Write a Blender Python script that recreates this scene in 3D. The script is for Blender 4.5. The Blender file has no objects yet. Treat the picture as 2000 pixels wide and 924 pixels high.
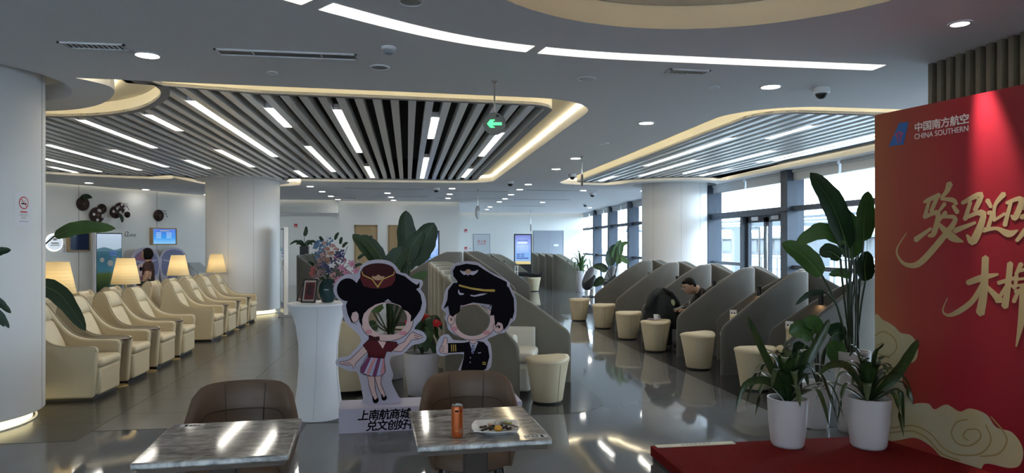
import bpy, bmesh, math, random
from mathutils import Vector, Matrix, Euler
from mathutils.geometry import tessellate_polygon
random.seed(7)
PI = math.pi
R = math.radians
SC = bpy.context.scene
COL = SC.collection
# ------------------------------------------------------------------ camera
# world axes: +Y runs down the lounge along the ceiling slats, +X to the windows, floor at z = 0
cam_d = bpy.data.cameras.new('camera')
cam = bpy.data.objects.new('camera', cam_d)
COL.objects.link(cam)
cam.location = (0, 0, 1.62)
cam.rotation_euler = (R(90), 0, R(-8.6))
cam_d.sensor_fit = 'HORIZONTAL'
cam_d.sensor_width = 36.0
cam_d.lens = 36.0 * 1350 / 2000
cam_d.shift_y = 15 / 2000
cam_d.clip_end = 400
SC.camera = cam
# ------------------------------------------------------------------ sky, exposure
wld = bpy.data.worlds.new('sky')
SC.world = wld
wld.use_nodes = True
bg = wld.node_tree.nodes['Background']
bg.inputs[0].default_value = (0.82, 0.91, 1.0, 1)
bg.inputs[1].default_value = 3.6
SC.view_settings.view_transform = 'Standard'
SC.view_settings.look = 'None'
SC.view_settings.gamma = 1
SC.view_settings.use_curve_mapping = False
SC.view_settings.exposure = 2.1
SC.cycles.max_bounces = 8
SC.cycles.diffuse_bounces = 4
SC.cycles.glossy_bounces = 4
SC.cycles.transmission_bounces = 4
SC.cycles.transparent_max_bounces = 12
SC.cycles.sample_clamp_indirect = 4.0
SC.cycles.caustics_reflective = True
SC.cycles.caustics_refractive = False

# ------------------------------------------------------------------ materials
MATS = {}
def mat(name, col=(.8, .8, .8), rough=.5, metal=0., spec=.5, noise=None, bump=None, emit=None, coat=0., trans=0.):
    """noise=(scale, colour2, detail, stretch xyz)  bump=(scale, strength, stretch)  emit=(colour, strength)"""
    if name in MATS: return MATS[name]
    m = bpy.data.materials.new(name); m.use_nodes = True
    nt = m.node_tree; b = nt.nodes['Principled BSDF']
    b.inputs['Base Color'].default_value = (*col, 1)
    b.inputs['Roughness'].default_value = rough
    b.inputs['Metallic'].default_value = metal
    b.inputs['Specular IOR Level'].default_value = spec
    b.inputs['Coat Weight'].default_value = coat
    b.inputs['Transmission Weight'].default_value = trans
    tc = nt.nodes.new('ShaderNodeTexCoord')
    def tex(scale, st, detail=4):
        mp = nt.nodes.new('ShaderNodeMapping'); mp.inputs['Scale'].default_value = st
        nt.links.new(tc.outputs['Object'], mp.inputs['Vector'])
        t = nt.nodes.new('ShaderNodeTexNoise'); t.inputs['Scale'].default_value = scale
        t.inputs['Detail'].default_value = detail
        nt.links.new(mp.outputs['Vector'], t.inputs['Vector'])
        return t
    if noise:
        t = tex(noise[0], noise[3] if len(noise) > 3 else (1, 1, 1), noise[2] if len(noise) > 2 else 4)
        cr = nt.nodes.new('ShaderNodeValToRGB')
        cr.color_ramp.elements[0].position = .32; cr.color_ramp.elements[1].position = .68
        cr.color_ramp.elements[0].color = (*col, 1); cr.color_ramp.elements[1].color = (*noise[1], 1)
        nt.links.new(t.outputs['Fac'], cr.inputs['Fac'])
        nt.links.new(cr.outputs['Color'], b.inputs['Base Color'])
    if bump:
        t = tex(bump[0], bump[2] if len(bump) > 2 else (1, 1, 1))
        bn = nt.nodes.new('ShaderNodeBump'); bn.inputs['Strength'].default_value = bump[1]
        bn.inputs['Distance'].default_value = .02
        nt.links.new(t.outputs['Fac'], bn.inputs['Height'])
        nt.links.new(bn.outputs['Normal'], b.inputs['Normal'])
    if emit:
        b.inputs['Emission Color'].default_value = (*emit[0], 1)
        b.inputs['Emission Strength'].default_value = emit[1]
    MATS[name] = m
    return m

def srgb(r, g, b):
    f = lambda c: (c / 255 / 12.92) if c <= 10 else ((c / 255 + .055) / 1.055) ** 2.4
    return (f(r), f(g), f(b))

M = dict(
    ceil=mat('ceiling_paint', (.84, .84, .86), .8),
    cove=mat('cove_paint', (.85, .80, .66), .8),
    wall=mat('wall_paint', (.84, .84, .81), .7),
    white=mat('white_lacquer', (.82, .82, .83), .45),
    colm=mat('column_panel', (.76, .76, .77), .4),
    seam=mat('seam_grey', (.35, .35, .36), .6),
    floor=mat('polished_floor', (.140, .143, .151), .05, spec=.6, noise=(1.3, (.165, .168, .176), 6, (1, .35, 1)), bump=(2.4, .045, (1, .55, 1))),
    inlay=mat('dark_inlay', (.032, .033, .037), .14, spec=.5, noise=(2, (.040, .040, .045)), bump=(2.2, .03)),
    tile=mat('brown_grey_vinyl', (.040, .039, .037), .22, spec=.5, noise=(3, (.058, .056, .053), 8, (3, .5, 1)), bump=(6, .03)),
    slat=mat('aluminium_slat', (.95, .95, .94), .33, metal=.45),
    raft=mat('raft_frame', (.30, .30, .31), .5),
    black=mat('plenum_black', (.012, .012, .013), .9),
    blk=mat('black_plastic', (.015, .015, .016), .35),
    led=mat('led_panel', (1, 1, 1), .5, emit=((1.0, .95, .84), 3.4)),
    strip=mat('arc_diffuser', (1, 1, 1), .5, emit=((1.0, .96, .86), .27)),
    wall_led=mat('wall_wash_tape', (1, 1, 1), .5, emit=((1.0, .88, .62), .55)),
    cove_led=mat('cove_led_tape', (1, 1, 1), .5, emit=((1.0, .86, .58), 4.2)),
    dome_led=mat('dome_led_tape', (1, 1, 1), .5, emit=((1.0, .84, .60), 12.0)),
    base_led=mat('column_foot_light', (.9, .85, .6), .5, emit=((1.0, .88, .52), .42)),
    down=mat('downlight_lens', (1, 1, 1), .5, emit=((1.0, .95, .86), 8.0)),
    chrome=mat('chrome', (.7, .7, .7), .15, metal=1),
    steel=mat('brushed_steel', (.45, .46, .48), .35, metal=.9),
    brass=mat('brass', (.55, .40, .18), .35, metal=.9),
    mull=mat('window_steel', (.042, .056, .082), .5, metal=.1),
    blind=mat('roller_blind', (.55, .57, .60), .8),
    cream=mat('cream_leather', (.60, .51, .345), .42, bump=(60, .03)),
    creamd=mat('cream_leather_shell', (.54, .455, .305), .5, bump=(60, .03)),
    pale=mat('pale_leather', (.62, .58, .50), .4, bump=(60, .03)),
    pipe=mat('piping', (.36, .31, .22), .5),
    felt=mat('grey_felt', (.095, .089, .080), .9, spec=.2, noise=(3, (.112, .106, .096)), bump=(90, .05)),
    felt_lit=mat('grey_felt_lit', (.165, .152, .122), .9, spec=.2, noise=(3, (.19, .176, .142)), bump=(90, .05)),  # same felt made lighter, light on the island backs painted in
    feltl=mat('beige_felt', (.46, .43, .35), .9, spec=.2, noise=(4, (.52, .48, .40), 5, (3, 3, .5))),
    walnut=mat('dark_wood', (.07, .045, .035), .4, noise=(6, (.12, .08, .06), 4, (1, 8, 1))),
    oak=mat('oak_veneer', (.40, .27, .13), .5, noise=(5, (.47, .33, .17), 5, (1, 1, .15))),
    slatw=mat('wood_baffle', (.15, .125, .085), .6, noise=(6, (.20, .165, .115), 5, (3, 3, .4))),
    grey=mat('grey_paint', (.32, .35, .40), .5),
    paper=mat('white_paper', (.50, .46, .56), .6),
    ink=mat('black_ink', (.006, .005, .008), .8, spec=.08),
    red=mat('red_print', (.55, .03, .04), .5),
    leaf=mat('leaf_green', (.035, .095, .022), .35, noise=(5, (.055, .14, .03))),
    leafd=mat('leaf_dark', (.010, .030, .011), .38, spec=.35, noise=(6, (.016, .045, .017))),
    leafy=mat('leaf_striped', (.014, .038, .012), .3, noise=(9, (.045, .075, .022), 2, (6, 6, .6))),
    stem=mat('leaf_stem', (.03, .045, .018), .5),
    soil=mat('soil', (.02, .014, .01), .95, bump=(40, .6)),
    pot=mat('white_pot', (.60, .57, .58), .3),
    skin=mat('skin', (.42, .25, .17), .55),
    hair=mat('hair_black', (.006, .005, .005), .75, spec=.15, bump=(80, .3, (1, 1, .2))),
    clothb=mat('black_cloth', (.012, .012, .014), .85, bump=(30, .3)),
)
def glass_mat():
    m = bpy.data.materials.new('window_glass'); m.use_nodes = True
    nt = m.node_tree; nt.nodes.clear()
    o = nt.nodes.new('ShaderNodeOutputMaterial'); mx = nt.nodes.new('ShaderNodeMixShader')
    t = nt.nodes.new('ShaderNodeBsdfTransparent'); g = nt.nodes.new('ShaderNodeBsdfGlossy')
    t.inputs[0].default_value = (.86, .93, .97, 1); g.inputs['Roughness'].default_value = .02
    lw = nt.nodes.new('ShaderNodeLayerWeight'); lw.inputs[0].default_value = .5
    pw = nt.nodes.new('ShaderNodeMath'); pw.operation = 'POWER'; pw.inputs[1].default_value = 5
    ml = nt.nodes.new('ShaderNodeMath'); ml.operation = 'MULTIPLY_ADD'; ml.inputs[1].default_value = .5; ml.inputs[2].default_value = .02
    nt.links.new(lw.outputs['Facing'], pw.inputs[0]); nt.links.new(pw.outputs[0], ml.inputs[0])
    nt.links.new(ml.outputs[0], mx.inputs[0]); nt.links.new(t.outputs[0], mx.inputs[1])
    nt.links.new(g.outputs[0], mx.inputs[2]); nt.links.new(mx.outputs[0], o.inputs[0])
    return m
for k_ in ('felt', 'felt_lit'):
    b_ = M[k_].node_tree.nodes['Principled BSDF']; b_.inputs['Sheen Weight'].default_value = .55; b_.inputs['Sheen Roughness'].default_value = .35
M['glass'] = glass_mat()
def shade_mat():
    m = bpy.data.materials.new('lamp_shade_fabric'); m.use_nodes = True
    nt = m.node_tree; nt.nodes.clear()
    o = nt.nodes.new('ShaderNodeOutputMaterial'); mx = nt.nodes.new('ShaderNodeMixShader')
    d = nt.nodes.new('ShaderNodeBsdfDiffuse'); t = nt.nodes.new('ShaderNodeBsdfTranslucent')
    d.inputs[0].default_value = (.78, .66, .42, 1); t.inputs[0].default_value = (.85, .70, .42, 1)
    mx.inputs[0].default_value = .5
    nt.links.new(d.outputs[0], mx.inputs[1]); nt.links.new(t.outputs[0], mx.inputs[2])
    nt.links.new(mx.outputs[0], o.inputs[0])
    return m
M['shade'] = shade_mat()

# ------------------------------------------------------------------ mesh helpers
class MB:
    def __init__(s): s.v = []; s.f = []
    def add(s, vs, fs):
        o = len(s.v); s.v += [tuple(v) for v in vs]; s.f += [tuple(i + o for i in f) for f in fs]; return s
    def box(s, x0, x1, y0, y1, z0, z1):
        vs = [(x, y, z) for z in (z0, z1) for y in (y0, y1) for x in (x0, x1)]
        return s.add(vs, [(0, 2, 3, 1), (4, 5, 7, 6), (0, 1, 5, 4), (2, 6, 7, 3), (0, 4, 6, 2), (1, 3, 7, 5)])
    def lathe(s, prof, seg=24, c=(0, 0, 0), cap=True, sx=1, sy=1, fn=None):
        vs = []; n = len(prof)
        for r, z in prof:
            for k in range(seg):
                a = 2 * PI * k / seg
                rr = r * (fn(a, z) if fn else 1)
                vs.append((c[0] + rr * math.cos(a) * sx, c[1] + rr * math.sin(a) * sy, c[2] + z))
        fs = [(i * seg + k, i * seg + (k + 1) % seg, (i + 1) * seg + (k + 1) % seg, (i + 1) * seg + k) for i in range(n - 1) for k in range(seg)]
        if cap:
            fs.append(tuple(range(seg - 1, -1, -1))); fs.append(tuple((n - 1) * seg + k for k in range(seg)))
        return s.add(vs, fs)
    def cyl(s, c, r, h, seg=20, r2=None): return s.lathe([(r, 0), (r if r2 is None else r2, h)], seg, c)
    def tube(s, pts, r, seg=8, cap=True):
        pts = [Vector(p) for p in pts]; n = len(pts); rs = r if isinstance(r, (list, tuple)) else [r] * n
        vs = []; up = None
        for i, p in enumerate(pts):
            t = (pts[min(i + 1, n - 1)] - pts[max(i - 1, 0)]).normalized()
            if up is None:
                up = Vector((0, 0, 1)) if abs(t.z) < .9 else Vector((1, 0, 0))
            a = t.cross(up).normalized(); b = a.cross(t).normalized(); up = b
            for k in range(seg):
                q = 2 * PI * k / seg
                vs.append(p + a * math.cos(q) * rs[i] + b * math.sin(q) * rs[i])
        fs = [(i * seg + k, i * seg + (k + 1) % seg, (i + 1) * seg + (k + 1) % seg, (i + 1) * seg + k) for i in range(n - 1) for k in range(seg)]
        if cap:
            fs.append(tuple(range(seg - 1, -1, -1))); fs.append(tuple((n - 1) * seg + k for k in range(seg)))
        return s.add(vs, fs)
    def prism(s, poly, a0, a1, axis='z'):
        """poly in the plane; axis z: (x,y); axis y: (x,z) extruded along y; axis x: (y,z)"""
        n = len(poly)
        def P(p, a): return (p[0], p[1], a) if axis == 'z' else (p[0], a, p[1]) if axis == 'y' else (a, p[0], p[1])
        vs = [P(p, a0) for p in poly] + [P(p, a1) for p in poly]
        fs = [tuple(range(n)), tuple(range(2 * n - 1, n - 1, -1))] + [(i, i + n, (i + 1) % n + n, (i + 1) % n) for i in range(n)]
        return s.add(vs, fs)
    def ball(s, c, r, seg=12, rings=8, sc=(1, 1, 1)):
        vs = [(c[0], c[1], c[2] - r * sc[2])]
        for i in range(1, rings):
            ph = -PI / 2 + PI * i / rings
            for k in range(seg):
                a = 2 * PI * k / seg
                vs.append((c[0] + r * sc[0] * math.cos(ph) * math.cos(a), c[1] + r * sc[1] * math.cos(ph) * math.sin(a), c[2] + r * sc[2] * math.sin(ph)))
        vs.append((c[0], c[1], c[2] + r * sc[2])); top = len(vs) - 1
        fs = [(0, 1 + (k + 1) % seg, 1 + k) for k in range(seg)]
        for i in range(rings - 2):
            fs += [(1 + i * seg + k, 1 + i * seg + (k + 1) % seg, 1 + (i + 1) * seg + (k + 1) % seg, 1 + (i + 1) * seg + k) for k in range(seg)]
        o = 1 + (rings - 2) * seg
        fs += [(o + k, o + (k + 1) % seg, top) for k in range(seg)]
        return s.add(vs, fs)
    def loft(s, secs, cap=True):
        n = len(secs[0]); vs = [p for q in secs for p in q]
        fs = [(i * n + k, i * n + (k + 1) % n, (i + 1) * n + (k + 1) % n, (i + 1) * n + k) for i in range(len(secs) - 1) for k in range(n)]
        if cap:
            fs.append(tuple(range(n - 1, -1, -1))); fs.append(tuple((len(secs) - 1) * n + k for k in range(n)))
        return s.add(vs, fs)
    def build(s, name, m, parent=None, loc=(0, 0, 0), rot=(0, 0, 0), smooth=40, bevel=None, sub=0, kind=None):
        me = bpy.data.meshes.new(name); me.from_pydata(s.v, [], s.f)
        bm = bmesh.new(); bm.from_mesh(me); bmesh.ops.recalc_face_normals(bm, faces=bm.faces); bm.to_mesh(me); bm.free()
        return link(name, me, m, parent, loc, rot, smooth, bevel, sub, kind)

def link(name, me, m, parent=None, loc=(0, 0, 0), rot=(0, 0, 0), smooth=40, bevel=None, sub=0, kind=None):
    m = M[m] if isinstance(m, str) else m
    if m and not me.materials: me.materials.append(m)
    if smooth:
        for p in me.polygons: p.use_smooth = True
        if smooth < 180: me.set_sharp_from_angle(angle=R(smooth))
    o = bpy.data.objects.new(name, me); COL.objects.link(o)
    o.location = loc; o.rotation_euler = rot
    if parent: o.parent = parent
    if bevel:
        b = o.modifiers.new('bevel', 'BEVEL'); b.width = bevel; b.segments = 3; b.limit_method = 'ANGLE'; b.angle_limit = R(35)
    if sub:
        q = o.modifiers.new('sub', 'SUBSURF'); q.levels = sub; q.render_levels = sub
    if kind: o['kind'] = kind
    return o
def thing(name, label, cat, loc=(0, 0, 0), rz=0, group=None):
    o = bpy.data.objects.new(name, None); COL.objects.link(o)
    o.empty_display_size = .1; o.location = loc; o.rotation_euler = (0, 0, rz)
    return tag(o, label, cat, group)
def tag(o, label, cat, group=None):
    o['label'] = label; o['category'] = cat
    if group: o['group'] = group
    return o
def struct(o, label=None):
    o['kind'] = 'structure'
    if label: o['label'] = label
    return o
def dup(root, loc, rz, label, group=None):
    r = root.copy(); COL.objects.link(r); r.location = loc; r.rotation_euler = (0, 0, rz); r['label'] = label
    if group: r['group'] = group
    def kids(a, b):
        for ch in list(a.children):
            k = ch.copy(); COL.objects.link(k); k.parent = b; kids(ch, k)
    kids(root, r)
    return r
def spline(pts, n=6, closed=True):
    """Catmull-Rom through pts"""
    out = []; N = len(pts)
    rng = range(N) if closed else range(N - 1)
    for i in rng:
        g = lambda k: Vector(pts[k % N]) if closed else Vector(pts[min(max(k, 0), N - 1)])
        p0, p1, p2, p3 = g(i - 1), g(i), g(i + 1), g(i + 2)
        for j in range(n):
            t = j / n
            out.append(tuple(.5 * ((2 * p1) + (p2 - p0) * t + (2 * p0 - 5 * p1 + 4 * p2 - p3) * t * t + (3 * p1 - p0 - 3 * p2 + p3) * t ** 3)))
    if not closed: out.append(tuple(pts[-1]))
    return out
def arc(cx, cy, r, a0, a1, n=12, ry=None):
    return [(cx + r * math.cos(R(a0 + (a1 - a0) * i / n)), cy + (ry or r) * math.sin(R(a0 + (a1 - a0) * i / n))) for i in range(n + 1)]
def circ(cx, cy, r, n=40, ry=None): return arc(cx, cy, r, 0, 360, n, ry)[:-1]
def shape_mesh(loops, thick):
    """filled outline with holes, in the XY plane, thickness along Z from 0 to thick"""
    loops = [[(float(p[0]), float(p[1])) for p in lp] for lp in loops]
    flat = [p for lp in loops for p in lp]; n = len(flat)
    tris = tessellate_polygon([[Vector((x, y, 0)) for x, y in lp] for lp in loops])
    vs = [(x, y, 0) for x, y in flat] + [(x, y, thick) for x, y in flat]
    fs = [tuple(t) for t in tris] + [tuple(i + n for i in reversed(t)) for t in tris]
    o = 0
    for lp in loops:
        m_ = len(lp); fs += [(o + i, o + (i + 1) % m_, o + (i + 1) % m_ + n, o + i + n) for i in range(m_)]; o += m_
    me = bpy.data.meshes.new('shape'); me.from_pydata(vs, [], fs)
    bm = bmesh.new(); bm.from_mesh(me); bmesh.ops.recalc_face_normals(bm, faces=bm.faces); bm.to_mesh(me); bm.free()
    return me
def curve_mesh(cu, thick):
    o = bpy.data.objects.new('tmp', cu)
    me = bpy.data.meshes.new_from_object(o)
    bpy.data.objects.remove(o); bpy.data.curves.remove(cu)
    me.transform(Matrix.Translation((0, 0, thick / 2)))
    me.materials.clear()
    return me
def shape(name, loops, thick, m, parent=None, loc=(0, 0, 0), rot=(0, 0, 0), kind=None):
    me = shape_mesh(loops, thick); me.name = name
    return link(name, me, m, parent, loc, rot, 0, None, 0, kind)
def text(name, body, size, m, parent=None, loc=(0, 0, 0), rot=(R(90), 0, 0), thick=.002, bold=0, shear=0, align='LEFT', sx=1, space=1):
    cu = bpy.data.curves.new('tmp', 'FONT'); cu.body = body; cu.size = size; cu.extrude = thick / 2
    cu.shear = shear; cu.align_x = align; cu.space_character = space
    me = curve_mesh(cu, thick); me.name = name
    if bold:                                                     # heavier strokes: shifted layers of the same outline
        bm = bmesh.new()
        for k in range(8):
            c_ = me.copy(); c_.transform(Matrix.Translation((bold * math.cos(k * PI / 4), bold * math.sin(k * PI / 4), .00003 * k))); bm.from_mesh(c_); bpy.data.meshes.remove(c_)
        bm.to_mesh(me); bm.free()
    if sx != 1: me.transform(Matrix.Diagonal((sx, 1, 1, 1)))
    return link(name, me, m, parent, loc, rot, 0)
def offset_loop(lp, d):
    """inward offset of a closed loop (either winding)"""
    n = len(lp); area = sum(lp[i][0] * lp[(i + 1) % n][1] - lp[(i + 1) % n][0] * lp[i][1] for i in range(n)) / 2
    sg = 1 if area > 0 else -1; out = []
    for i in range(n):
        a, b, c_ = Vector(lp[i - 1]), Vector(lp[i]), Vector(lp[(i + 1) % n])
        t = ((b - a).normalized() + (c_ - b).normalized()).normalized()
        nn = Vector((-t.y, t.x)) * sg
        out.append(tuple(b + nn * d))
    return out
def spans(lp, u):
    """y-intervals of the vertical line x = u inside the loop"""
    ys = []; n = len(lp)
    for i in range(n):
        (x0, y0), (x1, y1) = lp[i], lp[(i + 1) % n]
        if (x0 <= u) != (x1 <= u): ys.append(y0 + (u - x0) * (y1 - y0) / (x1 - x0))
    ys.sort()
    return list(zip(ys[::2], ys[1::2]))
ORD = ['first', 'second', 'third', 'fourth', 'fifth', 'sixth', 'seventh', 'eighth', 'ninth', 'tenth', 'eleventh', 'twelfth', 'thirteenth', 'fourteenth', 'fifteenth', 'sixteenth', 'seventeenth', 'eighteenth']
# ================================================================== THE SETTING
CH = 3.10                                                    # ceiling height
COLS = [(-4.14, 6.85, .80), (-3.83, 17.07, .82), (6.62, 16.55, .80)]
floor = struct(MB().box(-12, 9, -5, 33, -.12, 0).build('floor', 'floor', smooth=0), 'polished grey floor')
# darker inlays under the seating
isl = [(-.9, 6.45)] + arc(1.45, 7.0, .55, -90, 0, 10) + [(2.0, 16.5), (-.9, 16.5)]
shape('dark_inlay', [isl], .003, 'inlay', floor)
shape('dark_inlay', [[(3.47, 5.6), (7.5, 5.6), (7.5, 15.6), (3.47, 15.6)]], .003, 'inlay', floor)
tile_me = None
for i in range(9):
    for j in range(-1, 17):
        x = -9.0 + i * .9; y = 6.75 + j * .6 + (.3 if i % 2 else 0)
        if tile_me is None:
            t0 = MB().box(.002, .898, .002, .598, 0, .003).build('floor_tile', 'tile', floor, (x, y, 0), smooth=0); tile_me = t0.data
        else:
            o = bpy.data.objects.new('floor_tile', tile_me); COL.objects.link(o); o.parent = floor; o.location = (x, y, 0)

# ---- ceiling slab with its openings
LOP = spline([(-2.92, 6.66), (-2.76, 6.98), (-2.9, 7.4), (-3.25, 7.92), (-3.7, 8.27), (-4.2, 8.4), (-4.8, 8.33), (-5.4, 8.1), (-6.3, 8.0), (-7.6, 8.4), (-8.8, 9.6), (-9.3, 11.6), (-9.1, 13.6), (-8.3, 15.1), (-7.4, 15.95), (-6.4, 16.5), (-5.7, 16.72), (-5.35, 16.66), (-5.15, 16.35)], 5, False)
LOP += arc(-3.83, 17.07, 1.42, 150, 34, 16)[1:] + [(-2.45, 16.76), (-2.1, 16.78), (0, 16.75), (1.2, 16.7)] + arc(1.3, 15.98, .7, 80, 0, 8) + [(2.0, 12), (2.0, 7.7)] + arc(1.25, 7.62, .75, 0, -90, 12) + [(0, 6.80), (-1.4, 6.74)]
ROP = arc(4.45, 7.75, .88, 180, 270, 10) + [(5.5, 6.86), (6.5, 6.86)] + arc(6.55, 7.61, .75, -90, 0, 10) + [(7.3, 12), (7.3, 15.1)] + arc(6.62, 16.55, 1.42, -62, -178, 14)[1:] + [(4.95, 16.75)] + arc(4.3, 16.05, .7, 90, 178, 10) + [(3.6, 12)]
DOME = (1.61, 3.05)
rings = [circ(c[0], c[1], c[2] + .22, 48) for c in COLS]
COVES = [((-11.2, 13.85), (-5.2, 23.69)), ((-2.3, 24.24), (1.75, 24.24)), ((1.9, 32.29), (8.3, 32.29)), ((-5.3, 23.89), (-2.45, 23.89))]
def slot(a, b, w=.09):
    d = Vector((b[0] - a[0], b[1] - a[1])).normalized(); nn = Vector((d.y, -d.x)) * w
    return [a, b, (b[0] + nn.x, b[1] + nn.y), (a[0] + nn.x, a[1] + nn.y)]
ceil_loops = [[(-12, -5), (9, -5), (9, 33), (-12, 33)], LOP, ROP, circ(*DOME, 1.5, 64)] + rings + [slot(*q) for q in COVES]
ceiling = struct(shape('ceiling', ceil_loops, .16, 'ceil', None, (0, 0, CH)), 'grey painted ceiling slab')
LIN, LIN2 = offset_loop(LOP, .40), offset_loop(LOP, .48)
RIN, RIN2 = offset_loop(ROP, .40), offset_loop(ROP, .48)
shape('upper_ceiling', [ceil_loops[0], LIN, RIN, circ(*DOME, 1.34, 64)], .03, 'cove', ceiling, (0, 0, .161))
MB().box(-12, 9, -5, 33, .55, .6).build('plenum_lid', 'black', ceiling, smooth=0)
shape('dome_lid', [circ(*DOME, 1.7, 48)], .03, 'wall', ceiling, (0, 0, .40))
mb = MB(); mb.lathe([(1.66, .19), (1.66, .40)], 64, (*DOME, 0), cap=False); mb.build('dome_drum', 'wall', ceiling, smooth=60)
def ribbon(lp, z0, z1):
    n = len(lp); mb = MB()
    mb.add([(p[0], p[1], z0) for p in lp] + [(p[0], p[1], z1) for p in lp], [(i, (i + 1) % n, (i + 1) % n + n, i + n) for i in range(n)])
    return mb
ribbon(circ(*DOME, 1.497, 96), -.0005, .159).build('dome_tint_ring', mat('dome_warm_tint', (.46, .39, .29), .7), ceiling, smooth=60)  # added ring, the cove's warm light painted into its beige
ribbon(circ(*DOME, 1.62, 64), .20, .215).build('dome_light_tape', 'dome_led', ceiling)
for lp in (LOP, ROP):
    ribbon(offset_loop(lp, .012), .135, .152).build('cove_light_tape', 'cove_led', ceiling)
# ---- slatted rafts
def raft(name, label, outer, inner, u0, pitch, n):
    r = bpy.data.objects.new(name, None); COL.objects.link(r); struct(r, label)
    shape('raft_frame', [outer, inner], .03, 'raft', r, (0, 0, CH + .015))
    ribbon(outer, CH + .02, CH + .3).build('raft_side', 'cove', r, smooth=60)
    ribbon(offset_loop(outer, .03), CH + .045, CH + .5).build('raft_inner_side', 'black', r, smooth=60)
    inn = offset_loop(outer, .04)
    for k in range(n):
        u = u0 + pitch * k
        for a, b in spans(inn, u):
            if b - a > .15:
                MB().box(-.042, .042, a, b, 0, .10).build('slat', 'slat', r, (u, 0, CH + .03), smooth=0)
    return r
raft_l = raft('ceiling_raft', 'large slatted metal ceiling raft in a lit cove', LIN, LIN2, -9.2, .185, 61)
raft_r = raft('ceiling_raft', 'slatted metal ceiling raft beside the windows', RIN, RIN2, 3.72, .185, 21)
def bar_light(u, v0, v1, label, cat='light', group=None, u0=-9.2):
    u = u0 + .185 * (round((u - u0) / .185 - .5) + .5)            # sits in the gap between two slats
    t = thing('linear_light', label, cat, (u, (v0 + v1) / 2, CH + .035), 0, group); L = (v1 - v0) / 2
    MB().box(-.045, .045, -L, L, .004, .07).build('housing', 'white', t, smooth=0)
    MB().box(-.04, .04, -L + .01, L - .01, 0, .0035).build('diffuser', 'led', t, smooth=0)
LB = [(-2.3, 7.75, 12.46, 'longest light bar, starting near the cove corner by the left column'),
      (-4.0, 9.14, 11.62, 'light bar in the left raft pointing at the wicker wall discs'),
      (-3.08, 8.66, 9.81, 'short light bar just beyond the ceiling bulge round the near column'),
      (-1.59, 8.03, 9.3, 'short light bar right of the longest bar in the left raft'),
      (-.84, 8.01, 11.69, 'long light bar above the flower table in the left raft'),
      (-4.71, 11.97, 14.46, 'middle light bar above the cream armchair row'),
      (-5.45, 11.49, 15.15, 'long light bar above the row of floor lamps'),
      (-6.28, 13.37, 15.57, 'light bar second from the left wall in the raft'),
      (-6.88, 14.79, 15.99, 'short light bar nearest the left wall in the raft'),
      (-3.05, 11.72, 14.2, 'light bar pointing at the far left column'),
      (-3.97, 13.24, 14.63, 'short light bar before the far left column, left one'),
      (-1.57, 11.08, 14.86, 'long light bar far in the raft, right of the far left column'),
      (-2.32, 14.78, 16.1, 'short light bar beside the top of the far left column'),
      (-.8, 13.78, 16.5, 'light bar near the far edge of the left raft, above the wooden door'),
      (.27, 8.32, 10.0, 'light bar left of the hanging green arrow sign, nearer of two'),
      (.31, 12.22, 16.08, 'light bar left of the hanging green arrow sign, farther of two'),
      (1.22, 9.34, 11.86, 'light bar right behind the hanging green arrow sign'),
      (1.26, 13.94, 15.7, 'light bar at the far right corner of the left raft')]
for u, a, b, l in LB: bar_light(u, a, min(b, 16.1), l, group='light bars in the left raft')
RB = [(4.5, 9.31, 12.89, 'long light bar nearest the aisle in the window-side raft'),
      (5.1, 8.2, 9.28, 'short light bar near the near edge of the window-side raft'),
      (5.1, 11.87, 14.8, 'long light bar running to the far end of the window-side raft'),
      (5.81, 10.5, 14.1, 'middle long light bar of the window-side raft'),
      (6.43, 13.2, 14.5, 'short light bar before the window-side column'),
      (6.41, 8.69, 11.99, 'long light bar second from the windows in the raft'),
      (6.65, 8.8, 11.74, 'light bar nearest the windows in the raft'),
      (4.56, 14.94, 16.1, 'short light bar at the far aisle-side tip of the right raft')]
for u, a, b, l in RB: bar_light(u, a, b, l, group='light bars in the window-side raft', u0=3.72)
# ---- arc of light panels across the near ceiling
arcp = [(-2.6, 2.6), (-1.5, 3.55), (-.5, 4.42), (.38, 4.98), (1.31, 5.22), (2.47, 5.26), (3.9, 5.26)]
def band(pts, w, k0, k1, name, lab):
    q = spline(pts, 10, False)[k0:k1]; a, b = [], []
    for i, p in enumerate(q):
        t = (Vector(q[min(i + 1, len(q) - 1)]) - Vector(q[max(i - 1, 0)])).normalized(); nn = Vector((-t.y, t.x)) * w / 2
        a.append(tuple(Vector(p) + nn)); b.append(tuple(Vector(p) - nn))
    t = thing(name, lab, 'light', (0, 0, CH), 0, 'curved ceiling light panels')
    shape('diffuser', [a + b[::-1]], .004, 'strip', t, (0, 0, -.005))
    shape('trim_frame', [offset_loop(a + b[::-1], -.008)], .003, 'ceil', t, (0, 0, -.0015))
band(arcp, .17, 0, 20, 'curved_light_panel', 'leftmost curved white ceiling light panel, cut by the top edge')
band(arcp, .17, 20, 37, 'curved_light_panel', 'middle curved white ceiling light panel')
band(arcp, .17, 37, 61, 'curved_light_panel', 'rightmost curved white ceiling light panel, ending near the wooden wall')

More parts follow.
